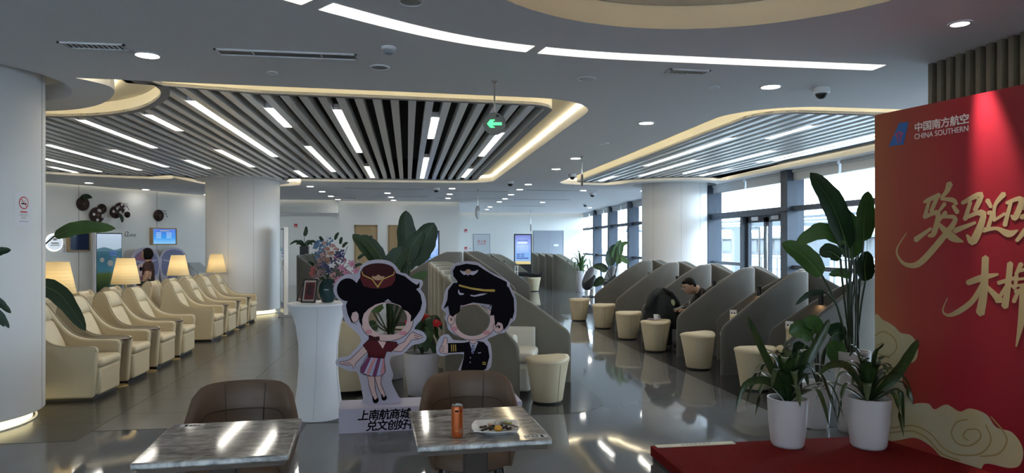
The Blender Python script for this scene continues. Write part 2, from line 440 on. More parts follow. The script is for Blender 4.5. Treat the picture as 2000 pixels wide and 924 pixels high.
# ---- columns
for i, (cx, cy, r) in enumerate(COLS):
    c = bpy.data.objects.new('column', None); COL.objects.link(c); c.location = (cx, cy, 0)
    struct(c, ['near white round column at the left edge', 'far white round column beside the armchairs', 'white round column by the windows'][i])
    MB().lathe([(r - .02, .095), (r, .1), (r, CH + .158)], 72).build('column_body', 'colm', c, smooth=60)
    MB().lathe([(r - .10, 0), (r - .10, .094)], 72, cap=False).build('foot_light', 'base_led', c, smooth=60)
    MB().lathe([(r - .08, .0), (r - .06, .0), (r - .06, .012), (r - .08, .012)], 60, cap=False).build('foot_ring', 'white', c, smooth=60)
    for a in ((10, -60, -108, 130) if i == 0 else (-62, -100, -150, 60)):
        MB().box(-.0022, .0022, -.002, .002, .1, CH + .15).build('panel_joint', 'seam', c, (r * math.cos(R(a)), r * math.sin(R(a)), 0), (0, 0, R(a + 90)), smooth=0)

# ---- walls
def wallseg(name, p0, p1, z0, z1, m='wall', t=.15, label=None):
    """a wall whose visible face runs p0 -> p1 with the body to its left-hand side"""
    d = Vector((p1[0] - p0[0], p1[1] - p0[1])); L = d.length; a = math.atan2(d.y, d.x)
    o = MB().box(0, L, 0, t, z0, z1).build(name, m, None, (p0[0], p0[1], 0), (0, 0, a), smooth=0)
    return struct(o, label)
wl = wallseg('wall_left', (-11.4, 13.5), (-5.16, 23.74), 0, CH, label='white left wall with cove light')
for s_ in (4.4 + .84 + .97, 4.4 + 3.12 + .97 - .0):
    MB().box(s_ - .006, s_ + .006, -.004, .004, 0, CH).build('panel_joint', 'seam', wl, smooth=0)
wallseg('wall_back', (-2.4, 24.25), (1.8, 24.25), 0, CH, label='white wall with wooden doors')
wallseg('wall_back', (1.8, 24.4), (1.8, 32.3), 0, CH, label='white return wall')
wallseg('wall_far', (1.8, 32.3), (8.6, 32.3), 0, CH, label='white far wall')
wallseg('wall_recess', (-7.0, 28.2), (-2.4, 28.2), 0, CH, label='wall of the recess behind the bulkhead')
wallseg('wall_recess', (-2.4, 28.2), (-2.4, 24.4), 0, CH)
wallseg('wall_recess', (-6.6, 23.6), (-6.6, 28.2), 0, CH)
struct(MB().box(-5.4, -2.3, 23.9, 24.3, 2.67, CH).build('bulkhead', 'wall', smooth=0), 'white bulkhead over the recess')
struct(MB().box(-6.6, -2.4, 24.3, 28.2, 2.72, 2.78).build('ceiling_recess', 'ceil', smooth=0), 'lowered ceiling of the recess')
wallseg('wall_outer', (-12, 13.6), (-12, -5), 0, CH + .7)
wallseg('wall_outer', (-11.4, 13.5), (-12, 13.6), 0, CH)
wallseg('wall_rear', (9, -5), (-12, -5), 0, 1.4); wallseg('wall_rear', (9, -5), (-12, -5), 2.0, CH + .7)
for k in range(8):                                              # added unseen glazing behind the camera, brightens the foreground
    x = -11.0 + k * 2.5; w = bpy.data.objects.new('window_%d' % (k + 10), None); COL.objects.link(w); struct(w, 'added unseen window bay brightening the foreground'); w.location = (x, -5, 0)
    MB().box(-.1, .1, -.15, .1, 1.4, 2.0).build('mullion', 'mull', w, smooth=0); MB().box(.1, 2.4, -.01, -.004, 1.4, 2.0).build('pane', 'glass', w, smooth=0)
for (a, b) in COVES:
    # warm cove tape grazing the wall tops
    d = Vector((b[0] - a[0], b[1] - a[1])); L = d.length; an = math.atan2(d.y, d.x)
    o = MB().box(0, L, -.086, -.076, CH + .06, CH + .075).build('wall_cove_tape', 'wall_led', None, (a[0], a[1], 0), (0, 0, an), smooth=0)
    o.parent = ceiling; o.location.z -= CH
# wood baffle wall at the right
ww = struct(MB().box(4.31, 5.4, -4.8, 5.12, 0, CH).build('wall_right', mat('wood_wall_dark', (.05, .042, .03), .7), smooth=0), 'wall clad with upright wooden baffles')
bme = None
for k in range(52):
    y = 5.09 - k * .096
    if bme is None:
        o = MB().box(0, .075, -.021, .021, .0, CH).build('baffle', 'slatw', ww, (4.235, y, 0), smooth=0); bme = o.data
    else:
        o = bpy.data.objects.new('baffle', bme); COL.objects.link(o); o.parent = ww; o.location = (4.235, y, 0)

# ---- window wall
def winx(v): return 7.62 + .1 * min(1, max(0, (v - 4) / 18)) + (max(0, v - 22) * .066)
posts = [3.2, 6.4, 9.6, 12.9, 16.6, 20.0, 23.2, 26.3, 29.2, 32.3]
ZT, ZL = 2.33, 1.16
for i in range(len(posts) - 1):
    v0, v1 = posts[i], posts[i + 1]; p0, p1 = (winx(v0), v0), (winx(v1), v1)
    d = Vector((p1[0] - p0[0], p1[1] - p0[1])); L = d.length; an = math.atan2(d.y, d.x)
    w = bpy.data.objects.new('window_%d' % (i + 1), None); COL.objects.link(w); struct(w, 'window bay with blue-grey steel frames')
    w.location = (p0[0], p0[1], 0); w.rotation_euler = (0, 0, an)
    def bar(n, x0, x1, y0, y1, z0, z1, m='mull'): return MB().box(x0, x1, y0, y1, z0, z1).build(n, m, w, smooth=0)
    bar('mullion', -.13, .13, -.16, .2, 0, CH)                            # local -y is outdoors, +y indoors
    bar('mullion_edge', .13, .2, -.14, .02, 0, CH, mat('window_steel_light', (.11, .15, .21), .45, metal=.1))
    door = (i == 3)
    bar('transom', .13, L - .13, -.06, .10 if not door else .16, ZT - (.05 if not door else .09), ZT + .05)
    bar('transom_bracket', -.2, .3, .2, .24, ZT - .05, ZT + .04)
    if not door:
        bar('rail', .13, L - .13, -.06, .10, ZL - .04, ZL + .04); bar('sill', .13, L - .13, -.08, .1, 0, .12)
        bar('pane', .13, L - .13, -.012, -.004, .12, ZL - .04, 'glass'); bar('pane', .13, L - .13, -.012, -.004, ZL + .04, ZT - .05, 'glass')
    else:
        bar('rail', 1.95, L - .13, -.06, .10, ZL - .04, ZL + .04); bar('sill', 1.95, L - .13, -.08, .1, 0, .12)
        bar('pane', 1.95, L - .13, -.012, -.004, .12, ZL - .04, 'glass'); bar('pane', 1.95, L - .13, -.012, -.004, ZL + .04, ZT - .09, 'glass')
    bar('pane', .13, L - .13, -.012, -.004, ZT + .05, CH, 'glass')
    for j in (0, 1):
        a = .05 + j * L / 2
        b = bar('roller_blind', a, a + L / 2 - .08, .06, .07, 2.90, CH - .01, 'blind'); MB().box(a, a + L / 2 - .08, .055, .078, 2.885, 2.90).build('blind_hem', 'steel', b, smooth=0)
        MB().tube([(a, .075, CH - .03), (a + L / 2 - .08, .075, CH - .03)], .028, 10).build('blind_roller', 'blind', b)
# glazed double door in the fourth bay
dr = bpy.data.objects.new('door_1', None); COL.objects.link(dr); struct(dr, 'glazed double door with tall steel pulls')
dr.location = (winx(12.9) , 12.9, 0); dr.rotation_euler = (0, 0, R(90))
for j, (a, b) in enumerate(((.13, .95), (.97, 1.85))):
    lf = bpy.data.objects.new('door_leaf', None); COL.objects.link(lf); lf.parent = dr
    for (x0, x1, z0, z1) in ((a, a + .1, 0, 2.2), (b - .1, b, 0, 2.2), (a, b, 2.1, 2.24), (a, b, 0, .12)):
        MB().box(x0, x1, -.03, .05, z0, z1).build('stile', 'mull', lf, smooth=0)
    MB().box(a + .1, b - .1, 0, .008, .12, 2.1).build('pane', 'glass', lf, smooth=0)
    hx = b - .15 if j == 0 else a + .15
    MB().tube([(hx, .12, .35), (hx, .12, 2.0)], .02, 10).build('door_pull', 'chrome', lf)
    MB().box(a + .25, a + .55, .05, .1, 2.14, 2.22).build('door_closer', 'steel', lf, smooth=0)
MB().box(1.85, 1.97, -.06, .14, 0, 2.3).build('door_post', 'mull', dr, smooth=0)

# ---- outdoors
ext = mat('pale_concrete', (.14, .147, .15), .8); exg = mat('far_glazing', (.05, .066, .082), .3); exw = mat('pale_steel', (.08, .093, .106), .5)
struct(MB().box(7.9, 400, -150, 250, -.35, -.15).build('ground', ext, smooth=0), 'pale paved apron outside')
tb = thing('terminal_building', 'long pale terminal building far beyond the windows', 'building', (62, 60, -.15), R(0))
MB().box(0, 14, -60, 70, 0, 2.7).build('wall', ext, tb, smooth=0)
MB().prism([(-3, 2.7), (-3, 3.0), (7, 4.1), (17, 3.0), (17, 2.7)], -64, 74, 'y').build('roof', exw, tb, smooth=0)
for k in range(26):
    MB().box(-.06, 0, -59 + k * 5, -55 + k * 5, .4, 2.5).build('window', exg, tb, smooth=0)
cp = thing('terrace_canopy', 'pale steel canopy frame on the terrace outside', 'canopy', (15.5, 12, -.15))
for y in (-9, -2, 5, 12, 19, 26):
    MB().box(-.16, .16, y - .16, y + .16, 0, 2.45).build('post', exw, cp, smooth=0)
    MB().box(-3.2, 1.2, y - .07, y + .07, 2.45, 2.6).build('cross_beam', exw, cp, smooth=0)
for x in (-3.0, -1.0, 1.0): MB().box(x - .06, x + .06, -10, 28, 2.6, 2.68).build('long_beam', exw, cp, smooth=0)
rl = thing('terrace_railing', 'thin metal railing along the terrace outside', 'railing', (17.6, 12, -.15))
MB().box(-.03, .03, -14, 30, 1.08, 1.14).build('top_rail', exw, rl, smooth=0)
MB().box(-.02, .02, -14, 30, .55, .59).build('middle_rail', exw, rl, smooth=0)
for k in range(30): MB().box(-.025, .025, -14 + k * 1.5 - .025, -14 + k * 1.5 + .025, 0, 1.1).build('baluster', exw, rl, smooth=0)
# ================================================================== CEILING FIXTURES
def make_down(label, loc, r=.075):
    t = thing('downlight', label, 'light', loc, 0, 'recessed downlights')
    MB().lathe([(r + .018, 0), (r + .018, -.006), (r, -.008), (r, 0)], 28, cap=False).build('trim_ring', 'white', t)
    MB().lathe([(r, -.004), (.01, -.005)], 28).build('lens', 'down', t)
    return t
DL = {'along the aisle ceiling': [(2.88, 8.09), (2.86, 11.6), (2.89, 13.31), (2.95, 16.82), (3.0, 18.43), (3.05, 20.37), (3.13, 22.23), (3.16, 23.87), (3.23, 27.19), (3.34, 29.21)],
      'in the row right of the far left column': [(-2.46, 18.25), (-2.37, 19.98), (-2.33, 21.85), (-2.27, 23.4)],
      'in the row before the wooden doors': [(-.57, 20.29), (-.51, 22.04), (-.46, 23.57)],
      'in the row beyond the left raft end': [(1.17, 18.36), (1.23, 20.43), (1.29, 22.26)],
      'in the row beyond the right raft end': [(4.78, 18.52), (4.71, 23.93)],
      'along the left wall ceiling': [(-7.6, 18.02), (-7.0, 19.97), (-5.9, 21.72)]}
d0 = make_down('bright round downlight in the near ceiling at upper left', (-2.01, 5.77, CH), .085)
dup(d0, (3.37, 6.05, CH), 0, 'bright round downlight beside the dome camera at right')
dup(d0, (6.45, 18.35, CH), 0, 'small downlight beside the top of the window-side column')
dup(d0, (7.3, 27.2, CH), 0, 'small downlight near the far window corner')
dup(d0, (-3.2, 25.0, 2.72), 0, 'downlight under the lowered recess ceiling')
for k, (where, pts) in enumerate(DL.items()):
    for i, (x, y) in enumerate(pts):
        dup(d0, (x, y, CH), 0, '%s downlight %s, counting from the camera' % (ORD[i], where))
# added unseen downlights that brighten the dining area
for i, (x, y) in enumerate(((-2.0, 2.4), (-2.0, -1.2), (1.6, -1.0), (-6.0, 2.5), (-6.0, -1.0))):
    dup(d0, (x, y, CH), 0, '%s added unseen downlight brightening the dining area' % ORD[i])
# adjustable spot that grazes the red backdrop
sp = thing('ceiling_spot', 'tilted ceiling spot shining on the red backdrop', 'light', (3.66, 4.13, CH))
MB().lathe([(.075, 0), (.075, -.006), (.055, -.008), (.055, 0)], 24, cap=False).build('trim_ring', 'white', sp)
MB().lathe([(.055, -.003), (.01, -.006)], 24).build('lens', 'down', sp)
sl = bpy.data.lights.new('spot_beam', 'SPOT'); sl.energy = 85; sl.spot_size = R(24); sl.spot_blend = 1.0; sl.color = (1, .92, .9); sl.shadow_soft_size = .03
so = bpy.data.objects.new('spot_beam', sl); COL.objects.link(so); so.parent = sp; so.location = (-.0, 0, -.03)
so.rotation_euler = Vector((.17, -.12, -1.0)).to_track_quat('-Z', 'Y').to_euler()
# vents
def vent(label, x, y, w, d, nsl=12, rz=0):
    t = thing('ceiling_vent', label, 'vent', (x, y, CH), rz, 'ceiling air vents')
    fr = MB()
    for b in ((-w / 2, w / 2, -d / 2, -d / 2 + .018), (-w / 2, w / 2, d / 2 - .018, d / 2), (-w / 2, -w / 2 + .018, -d / 2, d / 2), (w / 2 - .018, w / 2, -d / 2, d / 2)):
        fr.box(*b, -.012, 0)
    fr.build('frame', 'white', t, smooth=0)
    MB().box(-w / 2 + .018, w / 2 - .018, -d / 2 + .018, d / 2 - .018, -.002, 0).build('backing', 'blk', t, smooth=0)
    for k in range(nsl):
        x_ = -w / 2 + .018 + (w - .036) * (k + .5) / nsl
        MB().box(-.006, .006, -d / 2 + .02, d / 2 - .02, -.009, -.003).build('vane', 'steel', t, (x_, 0, 0), (0, R(30), 0), smooth=0)
vent('square-slotted air vent at the far upper left', -2.3, 5.56, .46, .16)
vent('long dark slot air vent left of the smoke detector', -.92, 5.58, 1.06, .17, 2)
vent('small air vent below the curved light panel', 2.37, 5.62, .36, .14, 14)
vent('far air vent near the bulkhead', -1.95, 22.6, .7, .5, 8)
for i, (x, y, w) in enumerate(((-.6, 18.7, 2.1), (-.35, 21.8, 2.0), (1.9, 19.2, 1.8), (2.1, 22.4, 2.4), (4.2, 18.6, 2.0), (4.4, 22.5, 1.9), (4.3, 26.4, 2.0))):
    t = thing('slot_diffuser', '%s thin slot diffuser in the far ceiling from the left' % ORD[i], 'vent', (x, y, CH), 0, 'far slot diffusers')
    MB().box(-w / 2, w / 2, -.05, .05, -.004, 0).build('trim', 'steel', t, smooth=0)
    MB().box(-w / 2 + .02, w / 2 - .02, -.035, .035, -.006, -.004).build('slot', 'blk', t, smooth=0)
# round speakers, smoke detector
def speaker(label, x, y, r=.085):
    t = thing('ceiling_speaker', label, 'speaker', (x, y, CH), 0, 'ceiling speakers')
    MB().lathe([(r, 0), (r, -.008), (r * .86, -.012), (r * .8, -.006)], 28).build('rim', 'white', t)
    MB().lathe([(r * .8, -.007), (.01, -.011)], 28).build('grille', 'steel', t)
speaker('round ceiling speaker below the smoke detector', -.23, 5.87)
speaker('round ceiling speaker under the middle light panel', 1.58, 6.0)
speaker('small round ceiling speaker near the dome camera', 2.86, 6.15, .05)
speaker('small round speaker above the longest light bar', -1.15, 6.19, .045)
speaker('round ceiling speaker beside the right raft edge', 2.85, 9.83, .075)
speaker('round speaker cut by the top edge of the picture', .02, 4.25, .08)
sm = thing('smoke_detector', 'white smoke detector hanging under the near ceiling', 'detector', (-.14, 5.27, CH))
MB().lathe([(.055, 0), (.055, -.02), (.045, -.028)], 24).build('base', 'white', sm)
MB().lathe([(.034, -.028), (.034, -.048), (.02, -.055)], 20).build('sensor_head', 'grey', sm)
# dome cameras
def dome_cam(label, x, y, s=1):
    t = thing('dome_camera', label, 'camera', (x, y, CH), 0, 'ceiling dome cameras')
    MB().lathe([(.075 * s, 0), (.075 * s, -.045 * s), (.065 * s, -.055 * s)], 28).build('housing', 'white', t)
    MB().lathe([(.055 * s * math.cos(R(a)), -.055 * s - .05 * s * math.sin(R(a))) for a in range(0, 90, 15)], 24).build('dome', 'blk', t)
dome_cam('white dome camera with black bubble, largest, at upper right', 3.88, 6.04)
for i, (x, y) in enumerate(((3.44, 14.23), (2.39, 16.07), (.75, 18.26), (5.29, 19.41), (6.4, 24.5), (1.9, 30.5))):
    dome_cam('%s of the small far dome cameras, nearest first' % ORD[i], x, y, 1.15)
# hanging exit signs
green = mat('exit_green', (.05, .5, .15), .5, emit=((.07, .95, .22), .55))
def exit_sign(label, x, y, drop, rz, s=1., arrow=True):
    t = thing('hanging_exit_sign', label, 'sign', (x, y, CH), rz, 'hanging direction signs')
    MB().lathe([(.028, 0), (.028, -.012), (.012, -.03)], 16).build('ceiling_mount', 'chrome', t)
    MB().tube([(0, 0, -.02), (0, 0, -drop + .095 * s)], .008, 8).build('rod', 'chrome', t)
    dsc = mat('sign_disc', (.20, .19, .175), .45)
    mb = MB(); mb.lathe([(.098 * s, -.012), (.102 * s, -.008), (.102 * s, .008), (.098 * s, .012)], 40)
    mb.build('disc', dsc, t, (0, 0, -drop), (R(90), 0, 0))
    if arrow:
        a = [(-.068, 0), (-.038, .037), (.006, .037), (-.020, .012), (.066, .012), (.066, -.013), (-.020, -.013), (.006, -.036), (-.038, -.036)]
        shape('arrow', [[(p[0] * s, p[1] * s) for p in a]], .003, green, t, (0, -.0125, -drop), (R(90), 0, 0))
        MB().box(.012, .04, -.0155, -.0125, -drop + .06, -drop + .08).build('lamp_slot', 'blk', t, smooth=0)
exit_sign('round hanging sign with a glowing green left arrow', .78, 6.22, .39, R(-8))
exit_sign('round hanging sign seen edge on beside the right raft', 2.9, 11.31, .40, R(82))
exit_sign('far round hanging sign seen obliquely above the pilot cutout', 1.88, 18.6, .62, R(66), 1.8, False)
exit_sign('farthest hanging sign, a dark stub over the far doors', 5.41, 30.2, .75, R(84), 1.6, False)

# ================================================================== LEFT SEATING
def taper(me, f):
    for v in me.vertices: v.co = f(v.co)
def make_armchair(label):
    t = thing('lounge_armchair', label, 'armchair', (0, 0, 0), 0, 'cream leather lounge armchairs')
    prof = [(.35, .03)] + spline([(.385, .50), (.37, .545), (.30, .56), (.08, .565), (-.06, .60), (-.16, .68), (-.25, .82), (-.32, .95), (-.38, 1.0), (-.44, .97), (-.465, .85), (-.45, .45)], 4, False) + [(-.42, .03)]
    fy = lambda co: Vector((co.x, co.y * (1 - .46 * max(0, co.z - .52) / .48), co.z))
    for sgn in (-1, 1):
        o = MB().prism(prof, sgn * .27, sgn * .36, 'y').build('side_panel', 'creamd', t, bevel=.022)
        taper(o.data, fy)
        pth = [fy(Vector((x, sgn * .362, z))) for x, z in prof[1:-6]]
        MB().tube([(p.x + .004, p.y, p.z + .002) for p in pth], .0055, 6).build('piping', 'pipe', o)
    def sec(z, xc, th, hw):                                   # rounded cushion section
        return [(xc + th * math.cos(a) * .5 * (1 if math.cos(a) < 0 else 1.0), hw * (abs(math.sin(a)) ** .45) * (1 if math.sin(a) >= 0 else -1), z) for a in [2 * PI * k / 20 for k in range(20)]]
    bs = [(.33, -.15, .12, .275), (.40, -.165, .14, .28), (.55, -.21, .14, .27), (.68, -.262, .14, .245), (.77, -.298, .135, .222), (.80, -.312, .105, .205)]
    MB().loft([sec(*q) for q in bs]).build('backrest', 'cream', t, smooth=70)
    hs = [(.80, -.312, .10, .20), (.815, -.315, .145, .212), (.90, -.345, .15, .19), (.965, -.37, .13, .165), (.99, -.385, .07, .14)]
    MB().loft([sec(*q) for q in hs]).build('headrest', 'cream', t, smooth=70)
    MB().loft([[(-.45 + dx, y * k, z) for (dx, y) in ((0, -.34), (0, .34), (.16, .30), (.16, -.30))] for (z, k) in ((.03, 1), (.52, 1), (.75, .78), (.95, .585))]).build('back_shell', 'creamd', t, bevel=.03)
    MB().box(-.2, .395, -.268, .268, .045, .33).build('seat_base', 'cream', t, bevel=.025)
    MB().box(-.22, .415, -.268, .268, .325, .425).build('seat_cushion', 'cream', t, bevel=.045)
    MB().box(-.36, .34, -.31, .31, .0, .045).build('plinth', 'blk', t, smooth=0)
    return t
AV = [8.02, 8.92, 9.86, 10.76, 12.40, 13.30, 14.18, 15.06]
AW = .94
ac0 = make_armchair('nearest cream leather armchair in the left row, half hidden by the column')
ac0.location = (-3.56, AV[0], 0); ac0.scale = (1, .93, 1)
for i, v in enumerate(AV[1:]):
    dup(ac0, (-3.56, v, 0), R(random.uniform(-.7, .7)), '%s cream armchair of the left row facing the aisle, nearest first' % ORD[i + 1])
for i, v in enumerate(AV):
    if i: dup(ac0, (-4.66, v + .1, 0), PI + R(random.uniform(-2, 2)), '%s cream armchair of the rear row facing the left wall, nearest first' % ORD[i])
def make_side_table(label):
    t = thing('side_table', label, 'table', (0, 0, 0), 0, 'small side tables between armchairs')
    shape('table_top', [spline([(.20, -.085), (.22, 0), (.20, .085), (.0, .095), (-.2, .085), (-.2, -.085), (0, -.095)], 4)], .018, 'walnut', t, (.14, 0, .53))
    MB().prism([(-.02, 0.01), (.16, .01), (.26, .53), (-.06, .53)], -.035, .035, 'y').build('pillar', 'walnut', t, smooth=0, bevel=.006)
    MB().lathe([(.10, 0), (.10, .010), (.095, .013)], 30).build('base_plate', 'brass', t, (.24, 0, 0))
    return t
st0 = make_side_table('first small dark side table between the near cream armchairs'); st0.location = (-3.5, 8.47, 0)
for i, v in enumerate((9.39, 10.31, 12.85, 13.74, 14.62)):
    dup(st0, (-3.5, v, 0), 0, '%s small dark side table along the armchair row, nearest first' % ORD[i + 1])
def make_lamp(label):
    t = thing('floor_lamp', label, 'lamp', (0, 0, 0), 0, 'floor lamps with cream cone shades')
    MB().lathe([(.13, 0), (.13, .015), (.02, .02)], 28).build('base', 'brass', t)
    MB().tube([(0, 0, .01), (0, 0, 1.32)], .012, 10).build('pole', 'brass', t)
    sh = MB().lathe([(.208, 1.0), (.128, 1.40)], 40, cap=False).build('shade', 'shade', t)
    for k in range(7):
        z = 1.03 + k * .045; r = .208 - .08 * (z - 1.0) / .4 + .001
        MB().lathe([(r, z - .0015), (r + .0012, z), (r, z + .0015)], 40, cap=False).build('pleat', mat('shade_thread', (.6, .5, .32), .8), sh)
    MB().ball((0, 0, 1.2), .035, 12, 8).build('bulb', mat('bulb_glow', (1, 1, 1), .5, emit=((1, .84, .58), 8)), t)
    return t
lp0 = make_lamp('cream cone floor lamp beside the near column'); lp0.location = (-4.33, 9.4, 0)
dup(lp0, (-4.36, 11.60, 0), 0, 'cream cone floor lamp left of the standing woman')
dup(lp0, (-4.52, 14.62, 0), 0, 'cream cone floor lamp right of the standing woman')
dup(lp0, (-4.16, 16.02, 0), 0, 'cream cone floor lamp in front of the far left column')

# ================================================================== PODS AND STOOLS
plan = spline([(-.67, -.57), (-.40, -.57), (-.10, -.55), (.20, -.50), (.45, -.42), (.62, -.30), (.70, -.13), (.68, .03), (.56, .16), (.34, .28), (.08, .41), (-.19, .57)], 5, False)
def pod_shell(H):
    cum = [0]
    for a, b in zip(plan, plan[1:]): cum.append(cum[-1] + (Vector(b) - Vector(a)).length)
    def hh(s):
        q = min(s, 1.12) / 1.12
        z = .58 + (H - .58) * (1 - (1 - q) ** 1.32)
        if s < .05: z -= .05 * (1 - s / .05) ** 2
        return z
    secs = []; th = .036
    pts = plan; n = len(pts)
    # densify the two tips so that their rounded upper corners read
    ss = sorted(set([0, .008, .02, .035, .05] + [c for c in cum if .06 < c < cum[-1] - .06] + [cum[-1] - x for x in (0, .008, .02, .035, .05)]))
    def at(s):
        for i in range(n - 1):
            if cum[i + 1] >= s - 1e-9:
                f = (s - cum[i]) / (cum[i + 1] - cum[i]); a, b = Vector(pts[i]), Vector(pts[i + 1])
                return a.lerp(b, f), (b - a).normalized()
    for s in ss:
        p, t = at(s); nn = Vector((-t.y, t.x)); z = min(hh(s), hh(cum[-1] - s))
        e = min(1, (min(s, cum[-1] - s) + .004) / .03) ** .5
        prof = [(-th * e, .0), (-th * e, z - .035), (-th * .8 * e, z - .012), (-th * .4 * e, z), (th * .4 * e, z), (th * .8 * e, z - .012), (th * e, z - .035), (th * e, 0)]
        secs.append([(p.x + nn.x * o, p.y + nn.y * o, zz) for o, zz in prof])
    return MB().loft(secs)
def make_pod(label, H=1.27, m='felt', seat=True, sm='cream'):
    t = thing('booth_pod', label, 'booth', (0, 0, 0), 0, 'felt privacy booths')
    pod_shell(H).build('shell', m, t, smooth=50)
    if seat:
        MB().box(-.28, .24, -.34, .26, .04, .34).build('seat_base', sm, t, bevel=.05)
        MB().box(-.31, .24, -.33, .25, .34, .46).build('seat_cushion', sm, t, bevel=.05)
        u = [(-.26, -.43), (0, -.42), (.20, -.36), (.38, -.22), (.42, -.08), (.34, .06), (.12, .20), (-.12, .31)]
        pp = spline(u, 4, False); secs = []
        for i, p in enumerate(pp):
            tt = (Vector(pp[min(i + 1, len(pp) - 1)]) - Vector(pp[max(i - 1, 0)])).normalized(); nn = Vector((-tt.y, tt.x))
            z = .66
            secs.append([(p[0] + nn.x * o, p[1] + nn.y * o, zz) for o, zz in ((-.055, .05), (-.055, z - .03), (-.03, z), (.03, z), (.055, z - .03), (.055, .05))])
        MB().loft(secs).build('seat_back', sm, t, bevel=.015)
        lm = thing_part('reading_lamp', t, (.27, .235, .98)); lm.rotation_euler = (0, 0, R(-25))
        MB().lathe([(.028, -.07), (.028, .07)], 16).build('lamp_body', 'blk', lm)
        MB().box(-.012, .012, 0, .045, -.02, .02).build('lamp_bracket', 'blk', lm, smooth=0)
        MB().lathe([(.022, -.0705), (.005, -.0715)], 14).build('lamp_lens', mat('reading_glow', (1, 1, 1), .5, emit=((1, .6, .3), 8)), lm)
        so_ = MB().box(.0 - .045, .045, -.006, .006, -.045, .045).build('socket_plate', 'white', t, (-.02, .415, .66), (0, 0, R(-28)), smooth=0, bevel=.004)
        for dx in (-.018, .018): MB().box(dx - .008, dx + .008, -.008, -.006, -.01, .012).build('socket_slot', 'blk', so_, smooth=0)
    return t
def thing_part(name, parent, loc):
    o = bpy.data.objects.new(name, None); COL.objects.link(o); o.parent = parent; o.location = loc; return o
PV = [7.2, 8.63, 10.04, 11.55, 13.0, 14.47]
pod0 = make_pod('nearest grey felt booth of the right row, behind the potted plants')
pod0.location = (4.5, PV[0], 0)
PL = ['grey felt booth of the right row, between the plants and the reading man', 'grey felt booth of the right row in which the man sits', 'grey felt booth of the right row just beyond the dark jacket',
      'grey felt booth of the right row, fifth from the camera', 'farthest grey felt booth of the right row, its full side showing']
for v, l in zip(PV[1:], PL): dup(pod0, (4.5, v, 0), 0, l)
for i, v in enumerate(PV): dup(pod0, (6.07, v + .05, 0), PI, '%s grey felt booth of the window-side row, nearest first' % ORD[i])
IV = [7.57, 9.0, 10.43, 11.86, 13.29]
podl = make_pod('nearest booth of the centre island, behind the pilot cutout', 1.27, 'felt_lit', True, 'pale'); podl.location = (1.10, IV[0], 0); podl.rotation_euler = (0, 0, R(164))
for i, v in enumerate(IV[1:]): dup(podl, (1.10, v, 0), R(164), '%s booth of the centre island, its light back edge showing' % ORD[i + 1])
podt = make_pod('taller grey booth beyond the centre island, opening to the aisle', 1.27, 'felt', False); podt.location = (2.08, 15.3, 0); podt.rotation_euler = (0, 0, PI); podt.scale = (1.15,) * 3
o = dup(podt, (.34, 15.2, 0), 0, 'taller grey booth beyond the centre island, opening to the left')
for i, v in enumerate((23.9, 25.4)): dup(podl, (3.6, v, 0), R(175), '%s of the two far booths with a white stool in front' % ORD[i])
for i, v in enumerate((24.0, 25.4, 26.8, 28.2)): dup(podl, (5.85, v, 0), R(180), '%s of the four far booths before the grey double door' % ORD[i])
dup(podt, (-2.15, 19.0, 0), R(178), 'grey booth right of the far left column, nearer of two').scale = (1.05,) * 3
dup(podt, (-2.2, 20.7, 0), R(178), 'grey booth right of the far left column, farther of two').scale = (1.05,) * 3

def make_stool(label):
    t = thing('pouf_stool', label, 'stool', (0, 0, 0), 0, 'cream pouf stools')
    tri = lambda a, z: 1 + .075 * math.cos(3 * a) * (z / .44)
    MB().lathe([(.150, .02), (.158, .03), (.19, .25), (.213, .40), (.218, .425)], 40, fn=tri).build('body', 'cream', t, smooth=60)
    top = MB(); top.lathe([(.220, .418), (.224, .432), (.214, .452), (.17, .466), (.10, .474), (.01, .477)], 40, fn=lambda a, z: 1 + .075 * math.cos(3 * a))
    o = top.build('cushion', 'cream', t, smooth=70)
    for v in o.data.vertices:
        if v.co.z > .425: v.co.z += .022 * (1 if v.co.x > 0 else .4) * (v.co.x / .22) ** 2 - .01 * (v.co.y / .22) ** 2
    MB().lathe([(.145, 0), (.148, .02)], 30).build('foot', 'blk', t)
    a = R(-75)
    pts = [(r * tri(a, z) * math.cos(a) * 1.004, r * tri(a, z) * math.sin(a) * 1.004, z) for r, z in ((.158, .03), (.19, .25), (.213, .40))]
    MB().tube(pts, .0035, 6).build('seam', 'pipe', t)
    return t
sv = [(3.60, 14.3), (3.73, 12.92), (3.72, 11.39), (3.71, 10.02), (3.75, 8.54), (3.84, 7.23)]
SL = ['farthest cream pouf stool of the right row, at the booth corner', 'second farthest cream pouf stool of the right row', 'cream pouf stool just beyond the one with the cup', 'cream pouf stool with a white cup and napkins on it', 'cream pouf stool right of the cup stool, in front of the reading man', 'cream pouf stool behind the front potted plant']
s0 = make_stool(SL[0]); s0.location = (*sv[0], 0)
for (x, y), l in zip(sv[1:], SL[1:]): dup(s0, (x, y, 0), R(random.uniform(-30, 30)), l)
dup(s0, (1.42, 6.97, 0), R(15), 'large pale pouf stool at the corner of the centre island')
dup(s0, (4.3, 23.4, 0), 0, 'small far white pouf stool carrying a pair of feet')
